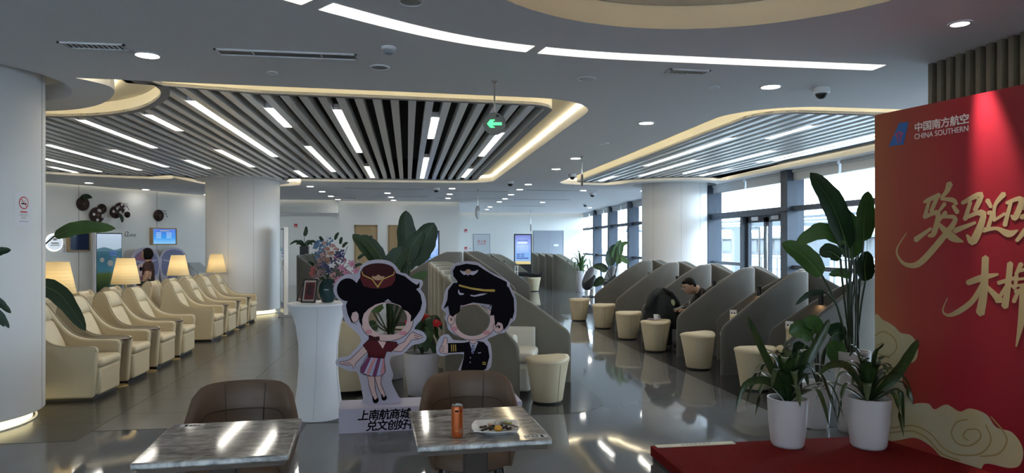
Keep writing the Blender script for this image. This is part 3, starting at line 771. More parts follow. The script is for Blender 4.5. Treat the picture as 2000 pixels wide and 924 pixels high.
# ================================================================== PLANT HELPERS
def blade(path, W, hint=(0, -1, .25), cup=.18, kind='oval', n=12):
    pts = spline([tuple(p) for p in path], 6, False); m = len(pts) - 1; hint = Vector(hint).normalized(); mb = MB(); vs = []
    for i in range(n + 1):
        f = i / n * m; a = int(min(f, m - 1)); p = Vector(pts[a]).lerp(Vector(pts[a + 1]), f - a); t = (Vector(pts[min(a + 1, m)]) - Vector(pts[a])).normalized()
        lat = t.cross(hint)
        lat = lat.normalized() if lat.length > 1e-4 else Vector((1, 0, 0))
        up = lat.cross(t).normalized(); s = i / n
        w = (math.sin(PI * min(1, s ** .8 * .98 + .02)) ** .62) if kind == 'oval' else (min(1, .35 + s * 3) * (1 - s ** 3) ** .8 if kind == 'strap' else math.sin(PI * s ** .55) ** .8)
        w = max(w, .02) * W / 2
        wob = 1 + .05 * math.sin(i * 2.1)
        vs += [p + lat * w * wob + up * w * cup, p + lat * w * .5 + up * w * cup * .35, p, p - lat * w * .5 + up * w * cup * .35, p - lat * w * wob + up * w * cup]
    fs = [(i * 5 + k, i * 5 + k + 1, i * 5 + k + 6, i * 5 + k + 5) for i in range(n) for k in range(4)]
    mb.add(vs, fs); mb.rib = [vs[i * 5 + 2] for i in range(n + 1)]
    return mb
def leaf(parent, path, W, m='leaf', stem=None, hint=(0, -1, .25), cup=.18, kind='oval', rib=True, sr=.009):
    b = blade(path, W, hint, cup, kind); o = b.build('leaf', m, parent, smooth=180)
    if stem: MB().tube(spline([tuple(p) for p in stem], 4, False), sr, 6).build('stalk', 'stem', o)
    if rib and W > .06: MB().tube(b.rib[:-1], [max(.0015, .006 * (1 - i / 12)) for i in range(len(b.rib) - 1)], 5).build('midrib', mat('leaf_rib', (.10, .16, .05), .5), o)
    return o
def rel(o, pts): return [tuple(Vector(p) - Vector(o)) for p in pts]
def traced_plant(label, base, leaves, m, pot=None, name='potted_plant', W=None, mats=None, group=None):
    """leaves: (points: root, stalk, blade start, middle, tip ; width)"""
    t = thing(name, label, 'plant', base, 0, group)
    for i, (pts, w) in enumerate(leaves):
        q = rel(base, pts)
        leaf(t, q[2:], w, (mats[i] if mats else m), q[:3])
    return t
def pot(parent, r0, r1, h, z=0, m='pot', soil=True):
    o = MB().lathe([(r0 * .9, z), (r0, z + .02), ((r0 + r1) / 2 * 1.03, z + h * .5), (r1, z + h), (r1 - .012, z + h), (r1 - .02, z + h - .05)], 36).build('pot', m, parent, smooth=60)
    if soil: MB().lathe([(r1 - .016, z + h - .045), (.02, z + h - .03)], 24).build('soil', 'soil', parent)
    return o
def dracaena(label, loc, r0, r1, h, n, L, extra=(), seed=1, W=.068, m='leafy', potm='pot', avoid=None):
    rnd = random.Random(seed); t = thing('potted_dracaena', label, 'plant', loc, 0, None)
    pot(t, r0, r1, h, m=potm)
    for k in range(n):
        a = 2 * PI * (k * .381966) + rnd.uniform(-.2, .2); s = k / n
        reach = L * (.95 - .6 * s) * rnd.uniform(.8, 1.1); hi = L * (.25 + .62 * s) * rnd.uniform(.85, 1.1); dz = hi - (1 - s) * L * rnd.uniform(.35, .85)
        c, d = math.cos(a), math.sin(a); z0 = h - .04 + .10 * s
        p = [(.02 * c, .02 * d, z0), (reach * .35 * c, reach * .35 * d, z0 + hi * .72), (reach * .75 * c, reach * .75 * d, z0 + hi * .9), (reach * c, reach * d, z0 + dz)]
        if avoid: p = [avoid(loc, q) for q in p]
        leaf(t, p, W * rnd.uniform(.8, 1.15), m, None, (-c * .3, -d * .3, 1) if s < .8 else (c, d, .6), .25, 'strap', rib=False)
    for p, w in extra: leaf(t, rel(loc, p), w, m, None, (-.15, -1, .3), .25, 'strap', rib=False)
    return t

# ================================================================== RED STAGE AND BACKDROP
cpt = mat('red_carpet', (.19, .013, .012), .95, spec=.1, noise=(40, (.15, .010, .009)), bump=(160, .25))
pl = thing('carpet_platform', 'low platform covered in red carpet', 'platform', (3.0, 3.2, 0))
MB().box(-1.2, 1.2, -2.0, 1.77, .035, .11).build('carpet_top', cpt, pl, bevel=.008)
MB().box(-1.185, 1.185, -1.98, 1.755, 0, .035).build('skirting', 'blk', pl, smooth=0)
sg = thing('edge_sign', 'pale strip sign lying along the carpet platform edge', 'sign', (1.83, 4.895, .1105), R(1))
MB().box(0, .62, -.0, .062, 0, .006).build('strip', mat('pale_gold', (.62, .56, .42), .4), sg, smooth=0)
for k in range(7): MB().box(.20 + k * .034, .222 + k * .034, .020, .042 + .006 * (k % 2), .006, .0066).build('printed_mark', 'seam', sg, smooth=0)
KB = 1.0324
def bk(a, z): return (a * KB, 1.62 + (z - 1.62) * KB)
BDR = thing('event_backdrop', 'large red printed event backdrop with gold calligraphy and clouds', 'backdrop', (3.624, 4.935, 0), math.atan2(-.978, .207))
def red_print():
    m = bpy.data.materials.new('red_gradient_print'); m.use_nodes = True; nt = m.node_tree; b = nt.nodes['Principled BSDF']
    tc = nt.nodes.new('ShaderNodeTexCoord'); sx = nt.nodes.new('ShaderNodeSeparateXYZ'); cr = nt.nodes.new('ShaderNodeValToRGB'); mr = nt.nodes.new('ShaderNodeMapRange')
    mr.inputs['From Max'].default_value = 1.6
    nz = nt.nodes.new('ShaderNodeTexNoise'); nz.inputs['Scale'].default_value = 1.6; ad = nt.nodes.new('ShaderNodeMath'); ad.operation = 'MULTIPLY_ADD'; ad.inputs[1].default_value = .35
    nt.links.new(tc.outputs['Object'], sx.inputs[0]); nt.links.new(tc.outputs['Object'], nz.inputs['Vector'])
    nt.links.new(nz.outputs['Fac'], ad.inputs[0]); nt.links.new(sx.outputs['X'], ad.inputs[2]); nt.links.new(ad.outputs[0], mr.inputs['Value']); nt.links.new(mr.outputs[0], cr.inputs['Fac'])
    e = cr.color_ramp.elements; e[0].position = .08; e[0].color = (.34, .10, .035, 1); e[1].position = 1; e[1].color = (.16, .005, .011, 1)
    x = cr.color_ramp.elements.new(.30); x.color = (.30, .040, .028, 1); x = cr.color_ramp.elements.new(.55); x.color = (.30, .012, .022, 1)
    nt.links.new(cr.outputs[0], b.inputs['Base Color']); b.inputs['Roughness'].default_value = .38; b.inputs['Specular IOR Level'].default_value = .4
    return m
MB().box(0, 2.8, 0, .07, .112, bk(0, 2.6)[1]).build('panel', red_print(), BDR, smooth=0)
gold = mat('gold_print', (.42, .31, .15), .45); goldp = mat('cloud_cream', (.40, .355, .25), .5, noise=(3, (.40, .33, .17))); goldl = mat('cloud_line', (.27, .19, .06), .5)
wprint = mat('white_print', (.75, .68, .66), .5); lblue = mat('logo_blue', (.02, .12, .40), .5); lred = mat('logo_red', (.6, .05, .06), .5)
def brush(pts):
    q = spline(pts, 5, False); a, b = [], []
    for i, p in enumerate(q):
        t = Vector((q[min(i + 1, len(q) - 1)][0] - q[max(i - 1, 0)][0], q[min(i + 1, len(q) - 1)][1] - q[max(i - 1, 0)][1])).normalized(); nn = Vector((-t.y, t.x)); w = max(p[2], .002) / 2
        a.append((p[0] + nn.x * w, p[1] + nn.y * w)); b.append((p[0] - nn.x * w, p[1] - nn.y * w))
    t0 = (Vector(q[0][:2]) - Vector(q[1][:2])).normalized() * q[0][2] * .35; t1 = (Vector(q[-1][:2]) - Vector(q[-2][:2])).normalized() * q[-1][2] * .35
    return a + [(q[-1][0] + t1.x, q[-1][1] + t1.y)] + b[::-1] + [(q[0][0] + t0.x, q[0][1] + t0.y)]
STROKES = [[(0.412, 1.916, 0.013), (0.451, 1.931, 0.0215), (0.53, 1.96, 0.0212)], [(0.522, 1.963, 0.0226), (0.467, 1.848, 0.02)], [(0.454, 1.928, 0.0172), (0.417, 1.807, 0.0216)], [(0.42, 1.81, 0.0173), (0.519, 1.836, 0.024), (0.489, 1.698, 0.0284), (0.445, 1.679, 0.0115)], [(0.346, 1.651, 0.0292), (0.467, 1.73, 0.0143)], [(0.604, 2.03, 0.0334), (0.582, 1.979, 0.0237), (0.543, 1.939, 0.0141)], [(0.543, 1.931, 0.0141), (0.625, 1.918, 0.0222), (0.653, 1.888, 0.0165)], [(0.57, 1.898, 0.0196), (0.528, 1.847, 0.0141)], [(0.629, 1.879, 0.0166), (0.661, 1.833, 0.0234)], [(0.576, 1.837, 0.0224), (0.501, 1.755, 0.0128)], [(0.555, 1.809, 0.0168), (0.647, 1.788, 0.0221), (0.543, 1.651, 0.031), (0.388, 1.492, 0.0319), (0.29, 1.468, 0.0222), (0.219, 1.508, 0.0135), (0.195, 1.585, 0.009), (0.274, 1.701, 0.0044)], [(0.516, 1.768, 0.0141), (0.618, 1.671, 0.0388), (0.701, 1.635, 0.0068)], [(0.693, 1.894, 0.0191), (0.817, 1.942, 0.0266), (0.779, 1.841, 0.0215)], [(0.749, 1.897, 0.0189), (0.712, 1.784, 0.0218)], [(0.704, 1.79, 0.0163), (0.836, 1.823, 0.0239), (0.771, 1.643, 0.0376), (0.724, 1.681, 0.0095)], [(0.638, 1.71, 0.0276), (0.782, 1.761, 0.0134)], [(0.86, 1.904, 0.0211), (0.884, 1.857, 0.0157)], [(0.865, 1.821, 0.0184), (0.89, 1.813, 0.017), (0.865, 1.724, 0.0184)], [(0.835, 1.711, 0.0239), (0.92, 1.72, 0.0156), (0.994, 1.685, 0.0308), (1.048, 1.705, 0.0089)], [(0.966, 1.936, 0.0258), (0.91, 1.867, 0.0157), (0.905, 1.77, 0.0157)], [(0.902, 1.77, 0.0118), (0.971, 1.812, 0.0142)], [(0.981, 1.878, 0.0141), (1.071, 1.898, 0.0214), (1.036, 1.786, 0.0254), (1.009, 1.8, 0.0064)], [(1.009, 1.884, 0.0153), (0.971, 1.738, 0.0206)], [(1.073, 1.843, 0.0202), (1.142, 1.864, 0.0149), (1.25, 1.88, .012)], [(1.07, 1.785, 0.0202), (1.165, 1.82, 0.0148), (1.28, 1.83, .012)], [(1.043, 1.641, 0.0152), (1.082, 1.692, 0.0201), (1.13, 1.778, 0.0174), (1.142, 1.95, 0.0199)], [(1.094, 1.767, 0.015), (1.165, 1.703, 0.0272), (1.25, 1.66, .008)], [(0.729, 1.364, 0.0244), (0.828, 1.403, 0.0292), (0.928, 1.429, 0.0104)], [(0.848, 1.534, 0.0317), (0.839, 1.324, 0.0344), (0.814, 1.17, 0.04)], [(0.836, 1.371, 0.0212), (0.767, 1.253, 0.0242), (0.676, 1.175, 0.0247), (0.596, 1.137, 0.0153), (0.554, 1.166, 0.0084), (0.588, 1.253, 0.0042)], [(0.855, 1.349, 0.0158), (0.941, 1.263, 0.0337)], [(0.93, 1.374, 0.0182), (1.048, 1.416, 0.0152)], [(1.004, 1.501, 0.0256), (0.986, 1.321, 0.0257), (0.971, 1.227, 0.0309)], [(0.991, 1.372, 0.0154), (0.918, 1.254, 0.0156)], [(1.009, 1.366, 0.0102), (1.036, 1.344, 0.0165)], [(1.07, 1.5, 0.0202), (1.043, 1.439, 0.0152)], [(1.043, 1.445, 0.0152), (1.036, 1.362, 0.0152)], [(1.046, 1.451, 0.0127), (1.13, 1.467, 0.0174), (1.118, 1.367, 0.015)], [(1.036, 1.4, 0.0114), (1.124, 1.417, 0.0112)], [(1.036, 1.362, 0.0114), (1.12, 1.379, 0.0112)], [(1.026, 1.262, 0.0178), (1.056, 1.338, 0.0152)], [(1.034, 1.324, 0.014), (1.142, 1.356, 0.0174), (1.13, 1.255, 0.0174)], [(1.085, 1.365, 0.0302), (1.075, 1.175, 0.0302), (1.041, 0.987, 0.0063)]]
GL = [(0, 12), (12, 16), (16, 23), (23, 27), (27, 31), (31, 43)]
FACE = (R(90), 0, 0)
for gi, (a, b) in enumerate(GL):
    g = thing_part('calligraphy_character', BDR, (0, 0, 0))
    for i, st in enumerate(STROKES[a:b]):
        shape('brush_stroke', [brush([(*bk(p[0], p[1]), p[2] * KB * 1.45) for p in st])], .0016, gold, g, (0, -.0004 - .00012 * i, 0), FACE)
C1 = [(-0.008, 1.036), (0.078, 1.049), (0.169, 1.015), (0.224, 0.974), (0.31, 0.965), (0.362, 0.897), (0.352, 0.802), (0.278, 0.743), (0.246, 0.69), (0.246, 0.595), (0.316, 0.537), (0.325, 0.488), (0.267, 0.409), (0.135, 0.35), (-0.008, 0.326)]
C2 = [(-0.008, 0.346), (0.147, 0.381), (0.257, 0.425), (0.341, 0.482), (0.444, 0.504), (0.493, 0.475), (0.581, 0.528), (0.674, 0.501), (0.746, 0.538), (0.851, 0.524), (0.918, 0.456), (1.015, 0.448), (1.078, 0.367), (1.065, 0.266), (0.999, 0.222), (0.851, 0.206), (0.802, 0.137), (0.674, 0.127), (0.561, 0.149), (0.464, 0.212), (0.341, 0.238), (0.191, 0.18), (-0.008, 0.125)]
CL = [[(-0.008, 0.926), (0.078, 0.966), (0.169, 0.928), (0.191, 0.854), (0.124, 0.786), (0.032, 0.792), (0.02, 0.85), (0.078, 0.878)], [(0.191, 0.719), (0.101, 0.665), (0.078, 0.543), (0.147, 0.459)], [(0.728, 0.461), (0.656, 0.426), (0.618, 0.346), (0.656, 0.285), (0.746, 0.293), (0.816, 0.363), (0.799, 0.41), (0.728, 0.392), (0.701, 0.341), (0.737, 0.325)], [(-0.008, 0.207), (0.191, 0.276), (0.341, 0.323), (0.464, 0.298), (0.561, 0.224), (0.674, 0.211), (0.816, 0.261), (0.884, 0.364), (0.851, 0.456)], [(-0.008, 0.177), (0.191, 0.241), (0.331, 0.282), (0.444, 0.256), (0.542, 0.186), (0.674, 0.176)], [(0.884, 0.515), (0.983, 0.407), (0.934, 0.294), (0.816, 0.243)]]
for i, cl in enumerate((C1, C2)):
    lp = [(max(.001, x), max(.115, z)) for x, z in spline([bk(*p) for p in cl], 5)]
    co = shape('printed_cloud', [lp], .0014, goldp, BDR, (0, -.0002 - .0004 * i, 0), FACE)
    for j, ln in enumerate(CL[:2] if i == 0 else CL[2:]):
        shape('cloud_line', [brush([(max(.004, bk(*p)[0]), max(.12, bk(*p)[1]), .010) for p in ln])], .0014, goldl, co, (0, 0, .0004 + .0001 * j))
lo = thing_part('airline_logo', BDR, (0, 0, 0))
shape('logo_tail', [[bk(*p) for p in ((0.123, 2.346), (0.214, 2.506), (0.29, 2.501), (0.248, 2.345))]], .0014, lblue, lo, (0, -.0003, 0), FACE)
cx, cz = bk(.213, 2.405)
fl = [(cx + x * .042, cz + z * .042) for x, z in spline([(0, 1), (.45, .75), (.95, .35), (.55, .25), (.45, -.4), (.35, -.95), (0, -1.1), (-.35, -.95), (-.45, -.4), (-.55, .25), (-.95, .35), (-.45, .75)], 4)]
shape('logo_flower', [fl, offset_loop(fl, .006)], .0014, lred, lo, (0, -.0008, 0), FACE)
for dx in (-.5, 0, .5): MB().box(cx + dx * .03 - .0025, cx + dx * .03 + .0025, -.0022, -.0008, cz - .03, cz + .03).build('logo_petal', lred, lo, smooth=0)
x, z = bk(.335, 2.42); text('logo_chinese', '中国南方航空', .072, wprint, lo, (x, -.0004, z + .006), FACE, .0014, .0012, space=.93)
x, z = bk(.335, 2.368); text('logo_latin', 'CHINA SOUTHERN', .056, wprint, lo, (x, -.0004, z), FACE, .0014, 0, sx=.86)
# plants on and behind the stage
def clear_panel(o, q):
    d = (o[0] + q[0] - 3.624) * -.978 + (o[1] + q[1] - 4.935) * -.207
    return q if d > .06 else (q[0] - .978 * (.06 - d), q[1] - .207 * (.06 - d), q[2])
dracaena('striped dracaena in a white pot at the front of the red carpet', (2.82, 4.82, .11), .118, .146, .36, 26, .44,
         [([(2.80, 4.80, .48), (2.62, 4.74, .75), (2.50, 4.72, .98), (2.44, 4.71, 1.10)], .062), ([(2.84, 4.80, .5), (2.98, 4.77, .80), (3.08, 4.76, .98), (3.12, 4.76, 1.06)], .075), ([(2.80, 4.80, .48), (2.60, 4.72, .62), (2.42, 4.70, .60), (2.34, 4.69, .42)], .06)], 3)
dracaena('striped dracaena in a white pot beside the red backdrop', (3.40, 4.70, .11), .125, .155, .37, 24, .40,
         [([(3.42, 4.68, .48), (3.54, 4.58, .68), (3.58, 4.48, .86), (3.60, 4.44, .94)], .085), ([(3.36, 4.66, .5), (3.12, 4.55, .74), (2.95, 4.5, .76), (2.86, 4.48, .70)], .06)], 8, avoid=clear_panel)
bop = [([(3.79, 5.45, .69), (3.72, 5.36, 1.09), (3.67, 5.33, 1.58), (3.52, 5.33, 1.95), (3.34, 5.36, 2.22)], .24), ([(3.80, 5.45, .69), (3.73, 5.4, 1.09), (3.73, 5.37, 1.50), (3.68, 5.40, 1.78), (3.64, 5.51, 1.98)], .27),
       ([(3.77, 5.45, .69), (3.69, 5.36, 1.09), (3.63, 5.32, 1.63), (3.44, 5.35, 1.73), (3.22, 5.38, 1.62)], .15), ([(3.75, 5.45, .69), (3.59, 5.36, 1.09), (3.44, 5.35, 1.36), (3.29, 5.37, 1.52), (3.11, 5.40, 1.63)], .20),
       ([(3.78, 5.45, .69), (3.65, 5.36, 1.18), (3.59, 5.32, 1.50), (3.50, 5.34, 1.56), (3.42, 5.35, 1.53)], .14), ([(3.82, 5.45, .69), (3.79, 5.36, 1.18), (3.81, 5.33, 1.65), (3.82, 5.33, 1.86), (3.86, 5.34, 2.07)], .18),
       ([(3.83, 5.45, .69), (3.81, 5.36, 1.09), (3.83, 5.33, 1.31), (3.82, 5.33, 1.44), (3.86, 5.34, 1.56)], .17), ([(3.76, 5.45, .69), (3.70, 5.36, 1.09), (3.68, 5.33, 1.34), (3.61, 5.34, 1.38), (3.51, 5.36, 1.36)], .08), ([(3.74, 5.45, .69), (3.59, 5.36, 1.09), (3.46, 5.34, 1.22), (3.33, 5.36, 1.20), (3.22, 5.38, 1.11)], .05)]
t = traced_plant('tall large-leaved plant rising behind the dracaenas at the backdrop edge', (3.80, 5.46, 0), bop, 'leaf', mats=['leafd', 'leaf', 'leaf', 'leaf', 'leafd', 'leaf', 'leafd', 'leaf', 'leafd'])
MB().lathe([(.105, 0), (.12, .02), (.145, .70), (.13, .70), (.12, .65)], 36).build('planter', 'pot', t, smooth=60)
MB().lathe([(.125, .655), (.02, .67)], 24).build('soil', 'soil', t)
for k in range(7):
    a = k * .9; MB().tube([(.05 * math.cos(a), .05 * math.sin(a), .66), (.02 * math.cos(a) - .03, .05 * math.sin(a) - .05, 1.1), (-.02 + .05 * math.cos(a * 2), -.08, 1.45 + .05 * k)], .007, 6).build('stalk', 'stem', t)
cpl = [([(3.54, 5.55, .37), (3.47, 5.50, .65), (3.43, 5.47, .82), (3.32, 5.46, .89), (3.22, 5.48, .86)], .17), ([(3.54, 5.55, .37), (3.50, 5.50, .65), (3.47, 5.46, .86), (3.43, 5.45, .94), (3.33, 5.46, .96)], .15), ([(3.56, 5.55, .37), (3.56, 5.50, .65), (3.60, 5.46, .82), (3.65, 5.45, .86), (3.73, 5.44, .84)], .18),
       ([(3.54, 5.55, .37), (3.43, 5.50, .60), (3.37, 5.48, .76), (3.33, 5.47, .69), (3.30, 5.48, .55)], .20), ([(3.56, 5.55, .37), (3.54, 5.50, .65), (3.58, 5.46, .78), (3.63, 5.45, .70), (3.66, 5.45, .56)], .20)]
t = traced_plant('bright green broad-leaved plant in a white pot behind the dracaena', (3.58, 5.66, 0), cpl, 'leaf', mats=['leaf', 'leaf', 'leafd', 'leafd', 'leaf'])
pot(t, .11, .135, .40)

# ================================================================== DINING TABLES AND CHAIRS
def marble():
    m = bpy.data.materials.new('veined_marble'); m.use_nodes = True; nt = m.node_tree; b = nt.nodes['Principled BSDF']
    tc = nt.nodes.new('ShaderNodeTexCoord'); mp = nt.nodes.new('ShaderNodeMapping'); mp.inputs['Scale'].default_value = (3.2, 9, 4); mp.inputs['Rotation'].default_value = (0, 0, R(12))
    n1 = nt.nodes.new('ShaderNodeTexNoise'); n1.inputs['Scale'].default_value = 1.6; n1.inputs['Detail'].default_value = 10; n1.inputs['Distortion'].default_value = 1.9; n1.inputs['Roughness'].default_value = .68
    cr = nt.nodes.new('ShaderNodeValToRGB'); e = cr.color_ramp.elements
    e[0].position = .30; e[0].color = (.085, .075, .07, 1); e[1].position = .72; e[1].color = (.62, .59, .55, 1)
    x = e.new(.45); x.color = (.26, .235, .22, 1); x = e.new(.55); x.color = (.42, .39, .36, 1)
    nt.links.new(tc.outputs['Object'], mp.inputs[0]); nt.links.new(mp.outputs[0], n1.inputs['Vector']); nt.links.new(n1.outputs['Fac'], cr.inputs[0]); nt.links.new(cr.outputs[0], b.inputs['Base Color'])
    b.inputs['Roughness'].default_value = .07; b.inputs['Specular IOR Level'].default_value = .7
    return m
MRB = marble(); brown = mat('brown_leather', (.12, .072, .046), .5, bump=(50, .04)); brownd = mat('brown_stitch', (.05, .033, .024), .6)
def make_table(label, loc, rz, w, d):
    t = thing('dining_table', label, 'table', loc, rz, 'marble dining tables')
    MB().box(-w / 2, w / 2, -d / 2, d / 2, .722, .75).build('table_top', MRB, t, bevel=.007)
    MB().box(-w / 2 + .02, w / 2 - .02, -d / 2 + .02, d / 2 - .02, .70, .722).build('table_apron', 'walnut', t, smooth=0)
    MB().box(-.055, .055, -.055, .055, .02, .70).build('pedestal', brownd, t, smooth=0, bevel=.01)
    MB().box(-.21, .21, -.21, .21, 0, .02).build('base_plate', 'blk', t, smooth=0, bevel=.006)
    return t
T1 = make_table('left marble-topped dining table, empty', (-.805, 3.255, 0), R(3.5), .605, .615)
T2 = make_table('right marble-topped dining table with can and plate', (.325, 3.335, 0), R(3), .605, .645)
stk = mat('sticker_film', (.50, .50, .52), .4)
def sticker(label, x, y, rz):
    t = thing('table_sticker', label, 'sticker', (x, y, .7502), rz, 'table stickers')
    MB().box(-.055, .055, -.022, .022, 0, .0006).build('film', stk, t, smooth=0)
    MB().box(-.034, -.022, -.017, .017, .0006, .001).build('printed_bar', 'ink', t, smooth=0)
    for i in range(3): MB().box(-.01 + i * .018, .0 + i * .018, -.014, -.004, .0006, .001).build('printed_mark', 'ink', t, smooth=0)
    MB().lathe([(.016, 0), (.016, .0004)], 20, (.005, .006, .0006), sx=1.3, sy=.5).build('printed_oval', mat('grey_ink', (.25, .25, .27), .5), t)
sticker('printed sticker at the far left corner of the left table', -1.02, 3.51, R(3)); sticker('printed sticker at the near right corner of the right table', .575, 3.075, R(183))
def make_chair(label, loc, rz):
    """tub dining chair, its back towards +y"""
    t = thing('dining_chair', label, 'chair', loc, rz, 'brown quilted dining chairs')
    nA, nZ = 28, 7; secs = []
    def P(a, f, off=0):
        th = R(-28 + 236 * a); back = max(0, math.sin(th)) ** .8
        rim = .58 + .235 * (1 / (1 + math.exp(-(back - .50) * 13)))
        z = .34 + (rim - .34) * f; r = .215 + .065 * f + off
        return (r * 1.06 * math.cos(th), r * .98 * math.sin(th) + .02 * f * back, z)
    mb = MB(); vs = []; rings = []
    for i in range(nA + 1):
        a = i / nA; col = [P(a, f / nZ, .018) for f in range(nZ + 1)]
        rim = P(a, 1.0, 0); col.append((rim[0], rim[1], rim[2] + .014))
        col += [P(a, f / nZ, -.018) for f in range(nZ, -1, -1)]
        rings.append(col)
    mb.loft(rings); sh = mb.build('shell', brown, t, smooth=60)
    for a in (.40, .60): MB().tube([P(a, f / 10, -.020) for f in range(1, 11)], .0028, 5).build('quilt_seam', brownd, sh)
    for f in (.36, .70): MB().tube([P(a / 40, f, -.020) for a in range(9, 32)], .0028, 5).build('quilt_seam', brownd, sh)
    for a in (.36, .5, .64): MB().tube([P(a, f / 10, .020) for f in range(1, 11)], .0028, 5).build('quilt_seam', brownd, sh)
    MB().lathe([(.19, .335), (.235, .36), (.235, .42), (.20, .445), (.02, .452)], 32).build('seat_cushion', brown, t, smooth=60)
    for sx, sy in ((-1, -1), (1, -1), (-1, 1), (1, 1)):
        MB().tube([(sx * .15, sy * .14, .345), (sx * .21, sy * .20, 0)], [.016, .011], 10).build('leg', 'blk', t)
make_chair('brown quilted dining chair behind the empty left table', (-.90, 3.93, 0), R(6))
make_chair('brown quilted dining chair behind the table with the can', (.37, 4.04, 0), R(2))
# drink can
orange = mat('can_orange', (.50, .105, .02), .3, metal=.35)
cn = thing('drink_can', 'slim orange drink can on the right table', 'can', (.222, 3.125, .75))
MB().lathe([(.021, 0), (.0255, .006), (.0265, .010), (.0265, .132), (.0235, .141)], 32).build('can_body', orange, cn, smooth=50)
MB().lathe([(.0235, .141), (.0245, .1445), (.0225, .1455), (.0215, .142), (.004, .142)], 32).build('can_lid', 'chrome', cn, smooth=50)
MB().box(-.006, .006, -.012, .004, .1425, .144).build('pull_tab', 'chrome', cn, smooth=0)
def on_can(name, a, z0, z1, w, m):
    p = [(.0268 * math.cos(R(b)), .0268 * math.sin(R(b))) for b in (a - w, a - w / 2, a, a + w / 2, a + w)]
    MB().add([(x, y, z) for z in (z0, z1) for x, y in p], [(i, i + 1, i + 6, i + 5) for i in range(4)]).build(name, m, cn)
on_can('printed_mark', -98, .117, .125, 18, 'ink'); on_can('printed_mark', -55, .115, .128, 10, mat('can_red', (.25, .01, .01), .4)); on_can('printed_panel', -55, .018, .042, 13, mat('can_panel', (.4, .2, .15), .5)); on_can('printed_line', -98, .03, .034, 14, mat('can_yellow', (.6, .3, .05), .5))
# plate of food
plt = thing('dinner_plate', 'white square-cornered plate of leftover food on the right table', 'plate', (.405, 3.185, .75), R(-8))
sq = lambda a, z: 1 / max(abs(math.cos(a)), abs(math.sin(a))) ** .62
MB().lathe([(.055, 0), (.06, .004), (.085, .016), (.112, .026), (.112, .029), (.085, .020), (.058, .008), (.01, .007)], 48, fn=sq).build('dish', mat('porcelain', (.80, .80, .80), .15), plt, smooth=60)
rf = random.Random(4)
def food(name, label, cat, m, pts, r, sc=(1, 1, .6), grp=None):
    for i, (x, y, z) in enumerate(pts):
        o = MB().ball((0, 0, 0), r * rf.uniform(.8, 1.15), 8, 6, sc).build(name, m, None, (.405 + x, 3.185 + y, .75 + z), (rf.uniform(-.5, .5), rf.uniform(-.5, .5), rf.uniform(0, 3)))
        tag(o, label, cat, grp)
meat = mat('braised_meat', (.035, .014, .010), .35, bump=(60, .5))
mb = MB()
for k in range(30):
    mb.ball((-.062 + .0125 * (k % 11) + rf.uniform(-.004, .004), -.026 + .017 * (k // 11) + rf.uniform(-.004, .004), .017 + .004 * (k % 3)), .0085 * rf.uniform(.8, 1.2), 8, 6, (1.2, .85, .6))
mb.build('braised_meat', meat, None, (.405, 3.185, .75), smooth=180, kind='stuff')['label'] = 'dark braised meat scattered over the plate'
food('egg_half', 'orange-yellow egg half on the plate', 'food', mat('egg_yolk', (.62, .30, .035), .35), [(.008, -.034, .022)], .021, (1, .8, .85))
food('rice_mound', 'mound of pale rice at the back of the plate', 'food', mat('rice', (.70, .62, .52), .7, bump=(160, .7)), [(.018, .035, .030)], .030, (1, .8, .7))
cuc = mat('cucumber', (.30, .36, .08), .4); shr = mat('shrimp_pink', (.60, .34, .24), .45)
food('cucumber_slice', 'green cucumber slice nearest the rice', 'food', cuc, [(.045, .034, .030)], .014, (1.2, .8, .5)); food('cucumber_slice', 'green cucumber slice nearest the chopsticks', 'food', cuc, [(.064, .018, .028)], .013, (1.2, .8, .5))
food('shrimp', 'pale pink shrimp piece left of the rice', 'food', shr, [(-.022, .032, .026)], .014, (1.3, .8, .6)); food('shrimp', 'pale pink shrimp piece at the right rim of the plate', 'food', shr, [(.078, -.004, .026)], .013, (1.3, .8, .6))
for i in (0, 1):
    o = MB().tube([(0, 0, .035 + i * .002), (.066, -.075, .034)], [.0022, .0034], 8).build('chopstick', 'walnut' if i else mat('chopstick_grey', (.3, .3, .3), .3, metal=.5), None, (.425 + i * .008, 3.195 + i * .006, .75))
    tag(o, ['pale chopstick resting across the plate', 'dark chopstick resting across the plate'][i], 'chopstick')

# ================================================================== FLOWER TABLE
ctb = thing('cocktail_table', 'tall cocktail table in a white stretch cover', 'table', (-.83, 6.71, 0))
fold = lambda a, z: 1 + .012 * math.sin(4 * a) * (1 - abs(z - .5))
cw = mat('stretch_cloth', (.80, .80, .82), .7)
MB().lathe([(.235, .0), (.232, .03), (.215, .12), (.190, .3), (.176, .5), (.180, .68), (.205, .86), (.245, .99), (.275, 1.045)], 64, fn=fold).build('cover_skirt', cw, ctb, smooth=60)
MB().lathe([(.275, 1.045), (.280, 1.055), (.276, 1.07), (.01, 1.072)], 64).build('cover_top', cw, ctb, smooth=40)
for a in (-95, -20, 70, 160): MB().tube([(r * 1.006 * math.cos(R(a + z * 10)), r * 1.006 * math.sin(R(a + z * 10)), z) for r, z in ((.235, .02), (.215, .12), (.190, .3), (.176, .5), (.180, .68), (.205, .86), (.245, .99), (.274, 1.04))], .0025, 5).build('cover_seam', mat('cloth_seam', (.6, .6, .63), .7), ctb)
vs = thing('flower_vase', 'dark teal round vase on the cocktail table', 'vase', (-.745, 6.72, 1.072))
MB().lathe([(.045, 0), (.055, .006), (.082, .055), (.094, .11), (.086, .165), (.060, .205), (.050, .222), (.044, .222), (.05, .20)], 40).build('vase_body', mat('teal_glaze', (.010, .038, .042), .12, noise=(7, (.015, .055, .060))), vs, smooth=60)
